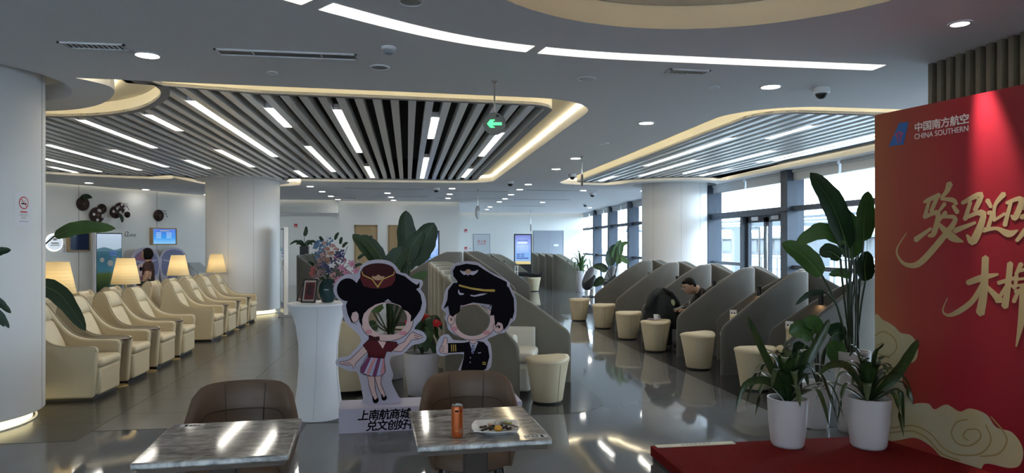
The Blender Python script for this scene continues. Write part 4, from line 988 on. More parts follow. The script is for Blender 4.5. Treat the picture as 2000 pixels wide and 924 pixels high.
fa = thing('flower_arrangement', 'bouquet of pink lilies, pale roses and blue blossoms in the teal vase', 'flowers', (-.745, 6.72, 1.26))
def flower(c, r, m, n=6, kind='lily', up=(0, -.7, .7)):
    up = Vector(up).normalized(); q = up.to_track_quat('Z', 'Y'); mb = MB()
    if kind == 'lily':
        for k in range(n):
            a = 2 * PI * k / n; d = Vector((math.cos(a), math.sin(a), 0)); s = Vector((-math.sin(a), math.cos(a), 0)); vs_ = []
            for f, w, h in ((.05, .05, 0), (.45, .26, .32), (.8, .2, .42), (1.05, .02, .28)):
                for e in (-1, 0, 1): vs_.append(Vector(c) + q @ (d * f * r + s * w * r * e + Vector((0, 0, h * r - .05 * r * abs(e)))))
            mb.add(vs_, [(i * 3 + j, i * 3 + j + 1, i * 3 + j + 4, i * 3 + j + 3) for i in range(3) for j in range(2)])
    else:
        for k in range(n * 2):
            a = 2.4 * k; rr = r * (.25 + .75 * k / (n * 2)); h = r * .5 * (1 - k / (n * 2)); d = Vector((math.cos(a), math.sin(a), 0)); s = Vector((-math.sin(a), math.cos(a), 0))
            mb.add([Vector(c) + q @ v for v in (d * rr * .5 - s * rr * .45, d * rr * .5 + s * rr * .45, d * rr + s * rr * .35 + Vector((0, 0, h + .25 * r)), d * rr - s * rr * .35 + Vector((0, 0, h + .25 * r)))], [(0, 1, 2, 3)])
    return mb.build('flower', m, fa, smooth=60)
fp = [mat('pink_petal', (.55, .22, .33), .6), mat('pale_pink_petal', (.62, .36, .34), .6), mat('peach_petal', (.58, .30, .22), .6), mat('mauve_rose', (.34, .22, .22), .7), mat('coral_petal', (.55, .13, .12), .6), mat('white_petal', (.72, .66, .68), .6)]
bl = [mat('blue_blossom', (.10, .20, .36), .7), mat('indigo_blossom', (.055, .055, .16), .7)]
rf = random.Random(11)
FL = [(.11, .02, .045, 0, 'lily'), (.17, .08, .042, 0, 'lily'), (.20, .02, .04, 0, 'lily'), (.10, -.02, .05, 0, 'lily'), (.13, .13, .045, 0, 'lily'), (.05, .16, .04, 5, 'lily'), (.22, .17, .045, 0, 'lily'), (.26, .10, .045, 0, 'lily'), (.01, .10, .035, 5, 'lily'),
      (-.08, .14, .05, 3, 'rose'), (-.05, .08, .045, 3, 'rose'), (-.12, .12, .04, 4, 'rose'), (-.09, .05, .04, 3, 'rose'), (-.13, .08, .035, 4, 'rose'), (0, .30, .04, 2, 'rose'), (.05, .33, .038, 1, 'rose'), (-.03, .25, .042, 1, 'rose'), (.04, .26, .042, 2, 'rose'), (.08, .30, .035, 1, 'rose'), (.0, .20, .045, 2, 'rose'), (-.06, .21, .04, 1, 'rose'), (.09, .22, .04, 0, 'rose'), (-.02, .36, .03, 2, 'rose'), (.15, .20, .035, 0, 'rose'), (-.1, .02, .035, 5, 'rose'), (.06, .06, .04, 1, 'rose')]
for x, z, r, mi, kd in FL: flower((x, -.09 + abs(x) * .25 + rf.uniform(-.03, .03), z), r, fp[mi], 6, kd, (x * 2 + rf.uniform(-.3, .3), -1, .5 + z))
for x, z, mi in ((-.08, .30, 0), (-.07, .26, 0), (.06, .20, 1), (.10, .25, 1), (.12, .22, 1), (-.04, .17, 1), (.0, .14, 1), (.02, .38, 0), (-.09, .34, 0), (-.06, .37, 0), (.13, .27, 1), (.03, .12, 1), (-.04, .32, 0)):
    mb = MB()
    for k in range(16): mb.ball((x + rf.uniform(-.03, .03), -.08 + rf.uniform(-.03, .03), z + rf.uniform(-.035, .035)), rf.uniform(.006, .011), 6, 4)
    mb.build('blossom_cluster', bl[mi], fa, kind='stuff')
for x, z, L, a in ((.07, .40, .08, 60), (.14, .33, .07, 40), (-.04, .38, .06, 120), (.28, .22, .10, 30), (.24, .14, .09, 20), (.15, -.02, .08, -20), (.2, .05, .08, 10), (-.12, .16, .06, 150), (.0, .04, .1, 80), (.05, .0, .1, 60), (.12, .36, .07, 75), (-.03, .02, .1, 130)):
    c, s_ = math.cos(R(a)), math.sin(R(a)); leaf(fa, [(x, -.05, z), (x + c * L * .5, -.07, z + s_ * L * .5 + .01), (x + c * L, -.07, z + s_ * L)], .03, 'leafd', None, rib=False)
for k in range(10):
    a = k * .66; MB().tube([(0, 0, -.1), (.10 * math.cos(a), .04 * math.sin(a) - .04, .10), (.20 * math.cos(a), .04 * math.sin(a) - .04, .16 + .02 * k)], .003, 5).build('flower_stalk', 'stem', fa)
for x in (-.1, .0, .03):
    MB().tube([(x * .5, -.03, .2), (x, -.05, .44)], .0015, 4).build('fern_sprig', mat('pale_sprig', (.45, .45, .48), .6), fa)
frm = mat('frame_dark', (.018, .014, .014), .4)
def photo_frame(label, loc, rz, w, h):
    t = thing('picture_frame', label, 'frame', loc, rz, 'picture frames on the cocktail table'); tl = R(-20)
    r = thing_part('frame_body', t, (0, 0, .003)); r.rotation_euler = (tl, 0, 0)
    for b in ((-w / 2, w / 2, 0, .012), (-w / 2, w / 2, h - .012, h), (-w / 2, -w / 2 + .012, 0, h), (w / 2 - .012, w / 2, 0, h)):
        MB().box(b[0], b[1], -.009, .009, b[2], b[3]).build('frame_bar', frm, r, smooth=0)
    MB().box(-w / 2 + .01, w / 2 - .01, 0, .006, .01, h - .01).build('mount', mat('mount_paper', (.5, .42, .35), .6), r, smooth=0)
    MB().box(-w / 2 + .025, w / 2 - .02, -.002, 0, .03, h - .03).build('red_print', mat('dark_red_print', (.16, .012, .018), .6, noise=(18, (.05, .004, .008))), r, smooth=0)
    shape('printed_flower', [spline([(0, h * .8), (w * .22, h * .7), (w * .15, h * .5), (w * .25, h * .38), (0, h * .3), (-w * .22, h * .4), (-w * .15, h * .55), (-w * .2, h * .7)], 4)], .001, mat('black_red_print', (.035, .004, .008), .6), r, (0, -.0022, 0), FACE)
    MB().tube([(0, .01, h * .75), (0, .012 + h * .42, 0.10 * h)], .003, 6).build('prop_leg', frm, r)
photo_frame('dark picture frame with a red print leaning before the teal vase', (-.90, 6.535, 1.081), R(-12), .135, .225)
photo_frame('second dark picture frame seen obliquely at the table edge', (-.995, 6.66, 1.081), R(-62), .135, .205)
# anthurium and big-leaved plant behind the cutouts
an = thing('potted_anthurium', 'red-flowered anthurium in a white pot between the two cutouts', 'plant', (.15, 7.50, 0))
pot(an, .145, .195, .46)
rf = random.Random(5)
for k in range(26):
    a = k * 2.4; rr = rf.uniform(.06, .15); z = .5 + rf.uniform(.02, .32); c, d = math.cos(a), math.sin(a)
    leaf(an, [(rr * c * .6, rr * d * .6, z), (rr * c, rr * d, z + .05), (rr * 1.3 * c, rr * 1.3 * d, z - .02), (rr * 1.5 * c, rr * 1.5 * d, z - .09)], rf.uniform(.07, .11), 'leafd' if k % 3 else 'leaf', [(0, 0, .44), (rr * c * .3, rr * d * .3, z - .05), (rr * c * .6, rr * d * .6, z)], (c * .4, d * .4 - .5, 1), .1, rib=False)
for x, y, z in ((-.02, -.10, .90), (.15, -.08, .78), (-.05, .02, .88), (.05, .08, .82), (.17, .02, .76), (-.12, -.05, .80)):
    mb = MB(); mb.add([(x + .055 * (1 - .35 * math.sin(t)) * math.cos(t), y + .02 * math.cos(t) - .01, z + .04 * math.sin(t)) for t in [2 * PI * k / 14 for k in range(14)]] + [(x, y - .012, z)], [(k, (k + 1) % 14, 14) for k in range(14)])
    o = mb.build('spathe', mat('anthurium_red', (.60, .02, .025), .3), an); MB().tube([(x, y - .012, z), (x + .01, y - .05, z + .03)], .005, 6).build('spadix', mat('spadix', (.6, .35, .1), .5), o)
    MB().tube([(0, 0, .44), (x * .5, y * .5, z - .15), (x, y, z)], .004, 5).build('stalk', 'stem', o)
cen = [([(-.21, 8.5, .56), (-.07, 8.51, .85), (.03, 8.49, 1.30), (-.01, 8.50, 1.73), (-.02, 8.50, 2.03)], .24), ([(-.19, 8.5, .56), (-.04, 8.5, .92), (.03, 8.49, 1.38), (.18, 8.47, 1.63), (.32, 8.45, 1.88)], .33), ([(-.18, 8.5, .56), (-.05, 8.5, .85), (.0, 8.46, 1.41), (.06, 8.44, 1.60), (.19, 8.42, 1.78)], .20),
       ([(-.23, 8.5, .56), (-.23, 8.53, .98), (-.29, 8.54, 1.35), (-.48, 8.57, 1.57), (-.66, 8.59, 1.74)], .18), ([(-.22, 8.5, .56), (-.22, 8.50, .98), (-.28, 8.50, 1.40), (-.41, 8.52, 1.59), (-.55, 8.54, 1.73)], .16), ([(-.21, 8.5, .56), (-.19, 8.48, .98), (-.24, 8.46, 1.28), (-.12, 8.45, 1.46), (.0, 8.44, 1.56)], .24),
       ([(-.18, 8.5, .56), (-.04, 8.5, .85), (.03, 8.49, 1.10), (.12, 8.48, 1.20), (.25, 8.46, 1.28)], .14), ([(-.21, 8.5, .56), (-.16, 8.52, .73), (-.06, 8.51, .98), (-.03, 8.50, 1.15), (-.04, 8.51, 1.38)], .16), ([(-.24, 8.5, .56), (-.34, 8.55, .76), (-.45, 8.56, .95), (-.59, 8.58, 1.10), (-.71, 8.60, 1.13)], .12),
       ([(-.22, 8.5, .56), (-.32, 8.45, .66), (-.40, 8.42, .80), (-.36, 8.40, .95), (-.24, 8.38, 1.02)], .22), ([(-.22, 8.5, .56), (-.30, 8.42, .6), (-.36, 8.38, .66), (-.42, 8.34, .64), (-.46, 8.3, .58)], .14)]
t = traced_plant('large dark-leaved plant standing behind the stewardess cutout', (-.20, 8.48, 0), cen, 'leafd', mats=['leafd', 'leafd', 'leafd', 'leafd', 'leafd', 'leafd', 'leaf', 'leafd', 'leafd', 'leaf', 'leafd'])
pot(t, .15, .19, .55)
for k in range(8): MB().tube([(.03 * math.cos(k), .03 * math.sin(k), .5), (.05 * math.cos(k * 1.3), .05 * math.sin(k), .75), (.09 * math.cos(k * 2), .06 * math.sin(k), 1.0 + .03 * k)], .010, 6).build('stalk', 'leafd', t)
# plants at the left edge
lft = [([(-4.50, 7.93, 1.05), (-4.10, 8.1, 1.40), (-3.81, 8.21, 1.71), (-3.52, 8.17, 1.80), (-3.15, 8.11, 1.79)], .16), ([(-4.50, 7.93, .9), (-4.1, 8.0, 1.12), (-3.90, 7.95, 1.20), (-3.63, 7.93, 1.09), (-3.37, 7.92, .70)], .20)]
t = traced_plant('large-leaved plant half hidden behind the near column', (-4.55, 7.92, 0), lft, 'leaf', mats=['leaf', 'leafd'])
pot(t, .10, .13, .5); MB().tube([(0, 0, .46), (.02, .0, .8), (.06, 0, 1.1)], .02, 8).build('stem', 'stem', t)
edg = [([(-2.98, 5.2, .84), (-2.82, 5.08, 1.34), (-2.75, 5.07, 1.54), (-2.68, 5.06, 1.57), (-2.61, 5.05, 1.58)], .06), ([(-2.98, 5.2, .84), (-2.82, 5.08, 1.20), (-2.75, 5.07, 1.28), (-2.68, 5.06, 1.23), (-2.61, 5.05, 1.16)], .05), ([(-2.98, 5.2, .84), (-2.83, 5.08, 1.17), (-2.77, 5.07, 1.23), (-2.68, 5.06, 1.15), (-2.62, 5.05, 1.06)], .045), ([(-2.98, 5.2, .84), (-2.85, 5.08, 1.13), (-2.79, 5.07, 1.2), (-2.72, 5.06, 1.16), (-2.65, 5.05, 1.07)], .045), ([(-2.98, 5.2, .84), (-3.0, 5.08, 1.2), (-3.02, 5.07, 1.4), (-3.1, 5.06, 1.5), (-3.2, 5.05, 1.45)], .07)]
t = traced_plant('plant at the left picture edge, only leaf tips showing before the column', (-2.98, 5.22, 0), edg, 'leafd')
pot(t, .13, .17, .75)
# ================================================================== PHOTO CUTOUTS
cbx = thing('cutout_plinth', 'long white plinth box lettered in black under the two cutouts', 'plinth', (-.58, 6.05, 0), R(2.5))
MB().box(0, 1.60, 0, .35, 0, .21).build('box', 'paper', cbx, smooth=0, bevel=.003)
text('lettering_upper', '上南航商城', .094, 'ink', cbx, (.155, -.0002, .115), FACE, .0012, .0024, .18, space=.88)
text('lettering_lower', '兑文创好礼', .094, 'ink', cbx, (.225, -.0002, .022), FACE, .0012, .0024, .18, space=.88)
sk = mat('print_skin', (.70, .47, .45), .6); dr_ = mat('print_dark_red', (.10, .007, .012), .6, spec=.2); dr2 = mat('print_deep_red', (.045, .003, .006), .6, spec=.2); yel = mat('print_gold', (.55, .36, .06), .55); pk = mat('print_blush', (.62, .26, .30), .6); pu = mat('print_plum', (.20, .03, .12), .6); lb = mat('print_paleblue', (.42, .46, .66), .6); nv = mat('print_navy', (.05, .07, .20), .6); tan = mat('print_tan', (.52, .30, .18), .6)
def cutout(label, loc, rz, k, ox, oy, board, hole, layers):
    t = thing('photo_cutout', label, 'cutout', loc, rz, 'face-in-hole cutouts')
    f = lambda pts: [((x - ox) * k, (oy - y) * k) for x, y in pts]
    b = spline(board, 4); h = circ(*hole[:2], hole[2], 40, hole[3])
    shape('board', [f(b), f(h)], .012, 'paper', t, (0, .006, 0), FACE)
    for i, (nm, m, lp, sm) in enumerate(layers):
        if nm != 'face': loops = [f(spline(lp, 4) if sm else lp)]
        else: loops = [f(circ(lp[0], lp[1], lp[2], 40, lp[3])), f(circ(hole[0], hole[1], hole[2] + 1, 40, hole[3] + 1))]
        y_ = -.0058 - .0004 * i
        if m in (sk, dr_, lb) and nm != 'neckline':                 # dark printed outline
            shape('outline', [offset_loop(loops[0], -3.2 * k)] + loops[1:], .0004, 'ink', t, (0, y_ + .0001, 0), FACE)
        shape(nm, loops, .0006, m, t, (0, y_, 0), FACE)
    return t
G = [(200, 40), (265, 28), (330, 38), (372, 70), (395, 105), (430, 115), (462, 140), (495, 148), (525, 155), (530, 180), (518, 210), (538, 240), (550, 290), (545, 340), (522, 390), (492, 425), (480, 448), (505, 455), (535, 470), (552, 500), (540, 525), (505, 538), (470, 545), (440, 570), (410, 595), (375, 605), (345, 608), (332, 640), (345, 690), (355, 720), (345, 760), (365, 810), (385, 850), (392, 885), (185, 885), (178, 850), (168, 800), (162, 760), (150, 715), (135, 690), (100, 690), (60, 670), (25, 650), (20, 625), (45, 605), (90, 600), (120, 570), (150, 540), (165, 510), (155, 480), (125, 450), (85, 410), (65, 370), (55, 310), (60, 285), (30, 260), (8, 220), (10, 180), (40, 140), (80, 115), (130, 112), (150, 100), (165, 65)]
GLY = [('arm', sk, [(182, 542), (207, 572), (170, 605), (135, 640), (122, 674), (112, 648), (90, 652), (46, 642), (44, 632), (85, 628), (105, 618), (140, 585)], 0),
       ('arm', sk, [(338, 566), (378, 542), (420, 525), (450, 482), (470, 464), (480, 474), (520, 488), (530, 498), (500, 508), (462, 512), (440, 542), (402, 580), (360, 577)], 0),
       ('finger_line', 'ink', [(478, 484), (514, 494), (514, 497), (478, 487)], 0), ('finger_line', 'ink', [(478, 496), (504, 504), (504, 507), (478, 499)], 0), ('finger_line', 'ink', [(60, 636), (104, 640), (104, 643), (60, 639)], 0),
       ('face', sk, (318, 400, 152, 116), 0),
       ('ear', sk, circ(130, 364, 22, 20, 34), 0),
       ('hair', 'ink', [(150, 150), (172, 118), (365, 108), (420, 128), (470, 168), (494, 182), (512, 166), (508, 198), (490, 207), (516, 240), (526, 290), (516, 332), (492, 368), (472, 394), (455, 404), (460, 368), (440, 342), (412, 330), (395, 304), (350, 288), (322, 264), (300, 282), (250, 296), (208, 322), (182, 350), (172, 385), (174, 424), (156, 400), (150, 350), (138, 335), (116, 342), (108, 370), (116, 398), (150, 418), (110, 400), (88, 350), (78, 300), (95, 250), (120, 200)], 0),
       ('hair_bun', 'ink', circ(88, 206, 62, 30, 68), 0),
       ('hat_side', dr_, [(165, 100), (163, 150), (180, 186), (222, 198), (262, 202), (304, 198), (345, 184), (366, 150), (366, 100), (330, 70), (262, 58), (200, 70)], 0),
       ('hat_top', dr2, circ(265, 94, 96, 34, 44), 0),
       ('hat_braid', yel, [(172, 96), (180, 118), (232, 142), (262, 186), (292, 142), (352, 118), (362, 96), (366, 98), (356, 122), (296, 148), (263, 198), (228, 148), (176, 122), (168, 98)], 0),
       ('hat_badge', tan, [(228, 128), (250, 128), (266, 118), (282, 128), (304, 130), (284, 148), (266, 152), (244, 148)], 1),
       ('blush', pk, circ(210, 458, 20, 20, 14), 0), ('blush', pk, circ(410, 470, 25, 20, 13), 0),
       ('skirt', lb, [(200, 600), (298, 612), (306, 700), (282, 722), (230, 722), (164, 696), (166, 668)], 0),
       ('skirt_stripe', pu, [(206, 602), (228, 604), (182, 704), (164, 696), (166, 668)], 0), ('skirt_stripe', pk, [(240, 606), (258, 608), (212, 716), (192, 708)], 0), ('skirt_stripe', pu, [(264, 608), (284, 610), (254, 722), (230, 722)], 0), ('skirt_stripe', pk, [(292, 612), (298, 612), (306, 700), (288, 716), (278, 716)], 0),
       ('blouse', dr_, [(178, 536), (212, 504), (250, 512), (292, 520), (340, 522), (372, 524), (380, 542), (342, 578), (314, 576), (300, 616), (208, 606), (206, 576)], 0),
       ('neckline', sk, [(262, 512), (292, 560), (312, 520)], 0),
       ('neck_bow', dr2, [(214, 476), (244, 488), (270, 486), (272, 508), (246, 506), (216, 510), (210, 490)], 1),
       ('leg', sk, [(205, 721), (242, 724), (246, 800), (264, 862), (246, 866), (232, 840), (214, 780)], 0), ('leg', sk, [(246, 724), (281, 722), (279, 770), (300, 820), (312, 852), (292, 856), (268, 800)], 0),
       ('shoe', 'ink', [(234, 838), (246, 862), (262, 850), (268, 868), (258, 882), (240, 880), (232, 860)], 1), ('shoe', 'ink', [(286, 828), (298, 850), (308, 838), (316, 855), (306, 868), (290, 866), (284, 848)], 1)]
cutout('cartoon stewardess photo cutout with a face hole and red hat', (-.22, 6.235, .212), R(2.5), .001485, 290, 885, G, (322, 386, 114, 96), GLY)
BB = [(115, 85), (130, 55), (165, 35), (230, 27), (300, 35), (345, 65), (400, 105), (480, 145), (525, 175), (532, 205), (560, 250), (578, 310), (577, 370), (570, 430), (537, 462), (517, 500), (490, 527), (455, 532), (420, 547), (372, 570), (392, 600), (400, 650), (402, 700), (396, 760), (372, 792), (368, 865), (366, 978), (180, 978), (178, 860), (164, 800), (185, 740), (206, 682), (190, 666), (110, 666), (60, 676), (25, 660), (17, 610), (35, 560), (60, 535), (100, 530), (126, 558), (145, 570), (225, 574), (180, 552), (130, 522), (98, 490), (90, 450), (74, 415), (85, 385), (53, 350), (65, 300), (80, 230), (110, 190), (150, 165), (150, 155), (125, 130)]
BLY = [('hand', sk, [(40, 630), (58, 596), (74, 552), (90, 556), (92, 590), (100, 600), (100, 652), (66, 656), (42, 646)], 1),
       ('finger_line', 'ink', [(46, 612), (72, 606), (72, 609), (46, 615)], 0), ('finger_line', 'ink', [(44, 628), (74, 622), (74, 625), (44, 631)], 0), ('finger_line', 'ink', [(46, 642), (72, 638), (72, 641), (46, 645)], 0),
       ('trousers', 'ink', [(192, 760), (345, 765), (346, 978), (275, 978), (265, 800), (258, 978), (198, 978)], 0),
       ('jacket', 'ink', [(98, 588), (210, 588), (248, 582), (300, 578), (345, 588), (374, 620), (386, 690), (362, 772), (344, 782), (336, 772), (330, 778), (186, 778), (206, 690), (208, 652), (98, 656)], 0),
       ('shirt', 'paper', [(246, 590), (258, 580), (296, 578), (306, 588), (270, 668)], 0), ('neck', sk, [(248, 560), (300, 560), (298, 584), (272, 598), (250, 588)], 0),
       ('tie', nv, [(262, 610), (282, 606), (278, 650), (264, 668), (256, 655)], 0), ('tie_stripe', 'paper', [(264, 622), (280, 612), (280, 620), (263, 632)], 0), ('tie_stripe', 'paper', [(261, 644), (278, 630), (278, 638), (260, 653)], 0),
       ('cuff_stripe', yel, [(118, 598), (124, 598), (126, 646), (120, 646)], 0), ('cuff_stripe', yel, [(132, 598), (138, 598), (140, 646), (134, 646)], 0), ('cuff_stripe', yel, [(146, 598), (152, 598), (154, 646), (148, 646)], 0),
       ('cuff_stripe', yel, [(338, 722), (362, 728), (362, 734), (336, 728)], 0), ('cuff_stripe', yel, [(335, 734), (360, 740), (358, 746), (333, 740)], 0),
       ('button', 'paper', circ(252, 692, 4, 10), 0), ('button', 'paper', circ(250, 724, 4, 10), 0), ('wing_pin', 'paper', [(300, 655), (314, 660), (328, 655), (320, 664), (308, 664)], 0),
       ('face', sk, (272, 448, 156, 122), 0), ('ear', sk, circ(446, 486, 34, 24, 36), 0), ('ear', sk, circ(118, 428, 22, 20, 34), 0),
       ('ear_fold', 'ink', [(425, 492), (436, 474), (456, 474), (462, 486), (452, 496), (442, 490), (450, 484), (440, 480), (430, 494)], 0), ('ear_fold', 'ink', [(110, 432), (114, 416), (126, 420), (122, 438), (116, 436), (120, 424), (114, 424)], 0),
       ('blush', pk, circ(140, 490, 25, 20, 16), 0), ('blush', pk, circ(364, 522, 27, 20, 15), 0),
       ('hair', 'ink', [(66, 352), (92, 290), (98, 225), (135, 175), (480, 185), (520, 210), (556, 290), (560, 380), (546, 432), (534, 424), (516, 470), (486, 508), (476, 462), (444, 450), (424, 482), (416, 402), (388, 406), (402, 330), (368, 362), (392, 330), (330, 320), (270, 312), (205, 330), (184, 330), (178, 372), (150, 392), (128, 408), (108, 392), (98, 332)], 0),
       ('cap', 'ink', [(134, 130), (130, 92), (150, 60), (225, 44), (300, 55), (345, 85), (420, 130), (506, 172), (508, 198), (496, 258), (400, 262), (280, 250), (160, 222), (160, 162)], 0),
       ('cap_braid', yel, [(172, 186), (255, 208), (348, 222), (418, 223), (425, 231), (418, 240), (345, 236), (252, 220), (172, 198)], 0),
       ('cap_wings', 'paper', [(176, 88), (196, 96), (216, 96), (236, 84), (256, 96), (280, 96), (308, 86), (296, 108), (270, 124), (242, 118), (236, 128), (228, 118), (206, 122), (190, 108)], 0), ('cap_badge', tan, circ(236, 98, 20, 18, 16), 0),
       ('visor_leaf', 'paper', [(170, 220), (166, 240), (178, 258), (204, 256), (204, 248), (186, 246), (176, 236)], 1), ('visor_leaf', 'paper', [(248, 258), (280, 262), (320, 252), (370, 250), (340, 262), (310, 268), (280, 272), (256, 268)], 0)]
cutout('cartoon pilot photo cutout with a face hole, thumb up', (.595, 6.275, .2125), R(2.5), .001318, 275, 978, BB, (270, 432, 121, 113), BLY)

# ribbed tub recliner behind the stewardess cutout
rc = thing('ribbed_recliner', 'cream tub recliner with ribbed back behind the cocktail table', 'armchair', (-.66, 7.95, 0), R(-150))
def rp(a, f, off):
    th = R(-130 + 260 * a); h = .62 + .28 * math.cos(th * .62) ** 2
    return ((.36 + off) * math.cos(th) * 1.05, (.36 + off) * math.sin(th), .05 + (h - .05) * f)
mb = MB(); mb.loft([[rp(i / 32, 0, .05), rp(i / 32, .5, .06), rp(i / 32, .96, .05), rp(i / 32, 1, .02), rp(i / 32, .97, -.02), rp(i / 32, .3, -.03)] for i in range(33)]); mb.build('shell', 'creamd', rc, smooth=60)
for k in range(6):
    f = .50 + k * .085; MB().tube([rp(i / 28, f, -.06) for i in range(3, 26)], .036, 8).build('rib_cushion', 'cream', rc)
MB().lathe([(.28, .2), (.32, .24), (.32, .38), (.28, .43), (.02, .44)], 32, sx=1.05).build('seat', 'cream', rc, smooth=60)
MB().lathe([(.3, 0), (.31, .05)], 30).build('foot', 'blk', rc)
rst = thing('round_side_table', 'small round brass-edged table foot behind the cutouts', 'table', (-.02, 9.3, 0))
MB().lathe([(.16, 0), (.16, .012), (.015, .02)], 30).build('base', 'brass', rst); MB().tube([(0, 0, .015), (0, 0, .5)], .012, 8).build('post', 'brass', rst); MB().lathe([(.17, .5), (.17, .515)], 30).build('top', 'walnut', rst)

# ================================================================== WALLS: DOORS, SCREENS, ART
def wp(s, off=0): return (-8.6 + .5206 * s + .8536 * off, 18.1 + .8538 * s - .521 * off)
WA = R(58.6)
def screen_mat(name, stops, axis='Z', s=1.0):
    m = bpy.data.materials.new(name); m.use_nodes = True; nt = m.node_tree; b = nt.nodes['Principled BSDF']
    tc = nt.nodes.new('ShaderNodeTexCoord'); sx = nt.nodes.new('ShaderNodeSeparateXYZ'); cr = nt.nodes.new('ShaderNodeValToRGB')
    nt.links.new(tc.outputs['Generated'], sx.inputs[0]); nt.links.new(sx.outputs[axis], cr.inputs[0])
    e = cr.color_ramp.elements; e[0].position, e[1].position = stops[0][0], stops[-1][0]; e[0].color, e[1].color = (*stops[0][1], 1), (*stops[-1][1], 1)
    for p, c in stops[1:-1]: q = e.new(p); q.color = (*c, 1)
    b.inputs['Base Color'].default_value = (.01, .01, .01, 1); b.inputs['Roughness'].default_value = .08
    nt.links.new(cr.outputs[0], b.inputs['Emission Color']); b.inputs['Emission Strength'].default_value = s
    return m
scr_blue = screen_mat('blue_ad_screen', [(0, (.35, .50, .75)), (.25, (.22, .45, .85)), (.6, (.30, .45, .90)), (1, (.18, .22, .60))], s=.25)
scr_tv = screen_mat('tv_screen', [(0, (.25, .55, .85)), (.4, (.03, .30, .80)), (1, (.03, .10, .55))], s=.24)
scr_land = screen_mat('landscape_screen', [(0, (.002, .004, .003)), (.12, (.008, .018, .006)), (.30, (.025, .040, .010)), (.36, (.018, .062, .085)), (.60, (.014, .048, .072)), (.72, (.02, .055, .075)), (.725, (.22, .28, .34)), (1, (.28, .34, .42))], s=.38)  # pale top band is a window reflection painted into the screen
ink_w = mat('screen_white', (.5, .5, .5), .5, emit=((.8, .88, 1), .2)); ink_b = mat('screen_navy', (.02, .02, .05), .5, emit=((.03, .05, .20), .4)); ink_g = mat('screen_gold', (.3, .25, .1), .5, emit=((.35, .27, .12), .4))
def kiosk(label, loc, rz, w, h, scr, zb=.45, frame='blk', kind='ad'):
    t = thing('display_kiosk', label, 'kiosk', loc, rz, 'floor-standing display screens')
    MB().box(-w / 2, w / 2, 0, .09, .04, h).build('housing', frame, t, smooth=0, bevel=.006)
    MB().box(-w / 2 + .03, w / 2 - .03, -.004, 0, .06, h - .02).build('glass_front', 'blk', t, smooth=0)
    MB().box(-w / 2 - .03, w / 2 + .03, -.12, .2, 0, .04).build('foot', 'steel', t, smooth=0)
    s = MB().box(-w / 2 + .045, w / 2 - .045, -.007, -.004, zb, h - .05).build('screen', scr, t, smooth=0)
    sh = h - .05 - zb; q = lambda x0, x1, f0, f1, m: MB().box(x0 * w, x1 * w, -.0085, -.007, zb + f0 * sh, zb + f1 * sh).build('screen_graphic', m, s, smooth=0)
    if kind == 'ad':
        for k in range(7): q(-.30 + k * .085, -.25 + k * .085, .80, .835, ink_b)
        q(-.32, .25, .715, .755, ink_w)
        for k in range(9): q(-.33 + k * .075, -.322 + k * .075, .40, .66, ink_w)
        for a in (-.36, -.12):
            for b in (.26, .32): q(a, a + .19, b, b + .03, ink_b)
        q(-.36, .32, .185, .225, ink_b); q(-.43, .43, 0, .10, ink_g)
    else:
        shape('screen_hills', [[(-w / 2 + .05, 0)] + spline([(-w / 2 + .05, .06), (-w * .2, .10), (0, .07), (w * .2, .03), (w / 2 - .05, .08)], 5, False) + [(w / 2 - .05, 0)]], .001, mat('hill_teal', (.02, .05, .06), .3, emit=((.018, .055, .075), .38)), s, (0, -.0072, zb + sh * .70), FACE)
        for x, z, r in ((-.26, .55, .065), (.03, .49, .085), (.30, .55, .065)): MB().lathe([(r * w * 1.2, 0), (r * w * 1.2, .001)], 24).build('screen_dish', mat('dish_print', (.05, .04, .03), .4, emit=((.05, .05, .045), .6)), s, (x * w, -.0075, zb + z * sh), FACE)
        q(.0, .28, .665, .69, ink_b); q(.02, .25, .625, .64, ink_b)
    return t
kiosk('tall display kiosk with a landscape screen at the left wall', (*wp(1.34, .42), 0), WA, .77, 1.93, scr_land, .42, 'white', 'land')
kiosk('blue advertising kiosk beside the wooden doors', (.74, 23.5, 0), R(0), .66, 2.08, scr_blue, .72)
kiosk('blue advertising kiosk left of the grey double door', (5.14, 30.7, 0), R(-4), .80, 2.08, scr_blue, .72)
kiosk('thin display totem seen edge on beside the far left column', (-2.82, 16.35, 0), R(-75), .75, 2.0, mat('dark_screen', (.03, .03, .03), .1), .3, 'white', 'none')
def wall_tv(label, s, z, w, h, scr, n):
    t = thing('wall_screen', label, 'screen', (*wp(s, .0), z), WA, 'wooden-framed wall screens')
    for b in ((-w / 2 - .05, -w / 2, -h / 2 - .03, h / 2 + .03), (w / 2, w / 2 + .03, -h / 2 - .03, h / 2 + .03), (-w / 2, w / 2, h / 2, h / 2 + .03), (-w / 2, w / 2, -h / 2 - .03, -h / 2)):
        MB().box(b[0], b[1], -.09, -.002, b[2], b[3]).build('frame_bar', 'oak', t, smooth=0)
    sc = MB().box(-w / 2, w / 2, -.07, -.01, -h / 2, h / 2).build('screen', scr, t, smooth=0)
    for k in range(n):
        x = -w * .36 + (w * .45 if k % 2 else 0); zz = h * .22 - (k // 2) * h * .11
        MB().box(x, x + w * .22, -.0715, -.07, zz, zz + h * .028).build('screen_line', ink_w, sc, smooth=0)
    if n: MB().box(-w * .2, w * .22, -.0715, -.07, h * .36, h * .40).build('screen_title', ink_g, sc, smooth=0)
wall_tv('blue screen in a wooden frame above the standing woman', 3.3, 1.84, .76, .42, scr_tv, 8)
wall_tv('dark screen in a wooden frame behind the landscape kiosk', .80, 1.68, .5, .42, mat('dim_screen', (.005, .01, .03), .1, emit=((.004, .010, .03), .12)), 0)
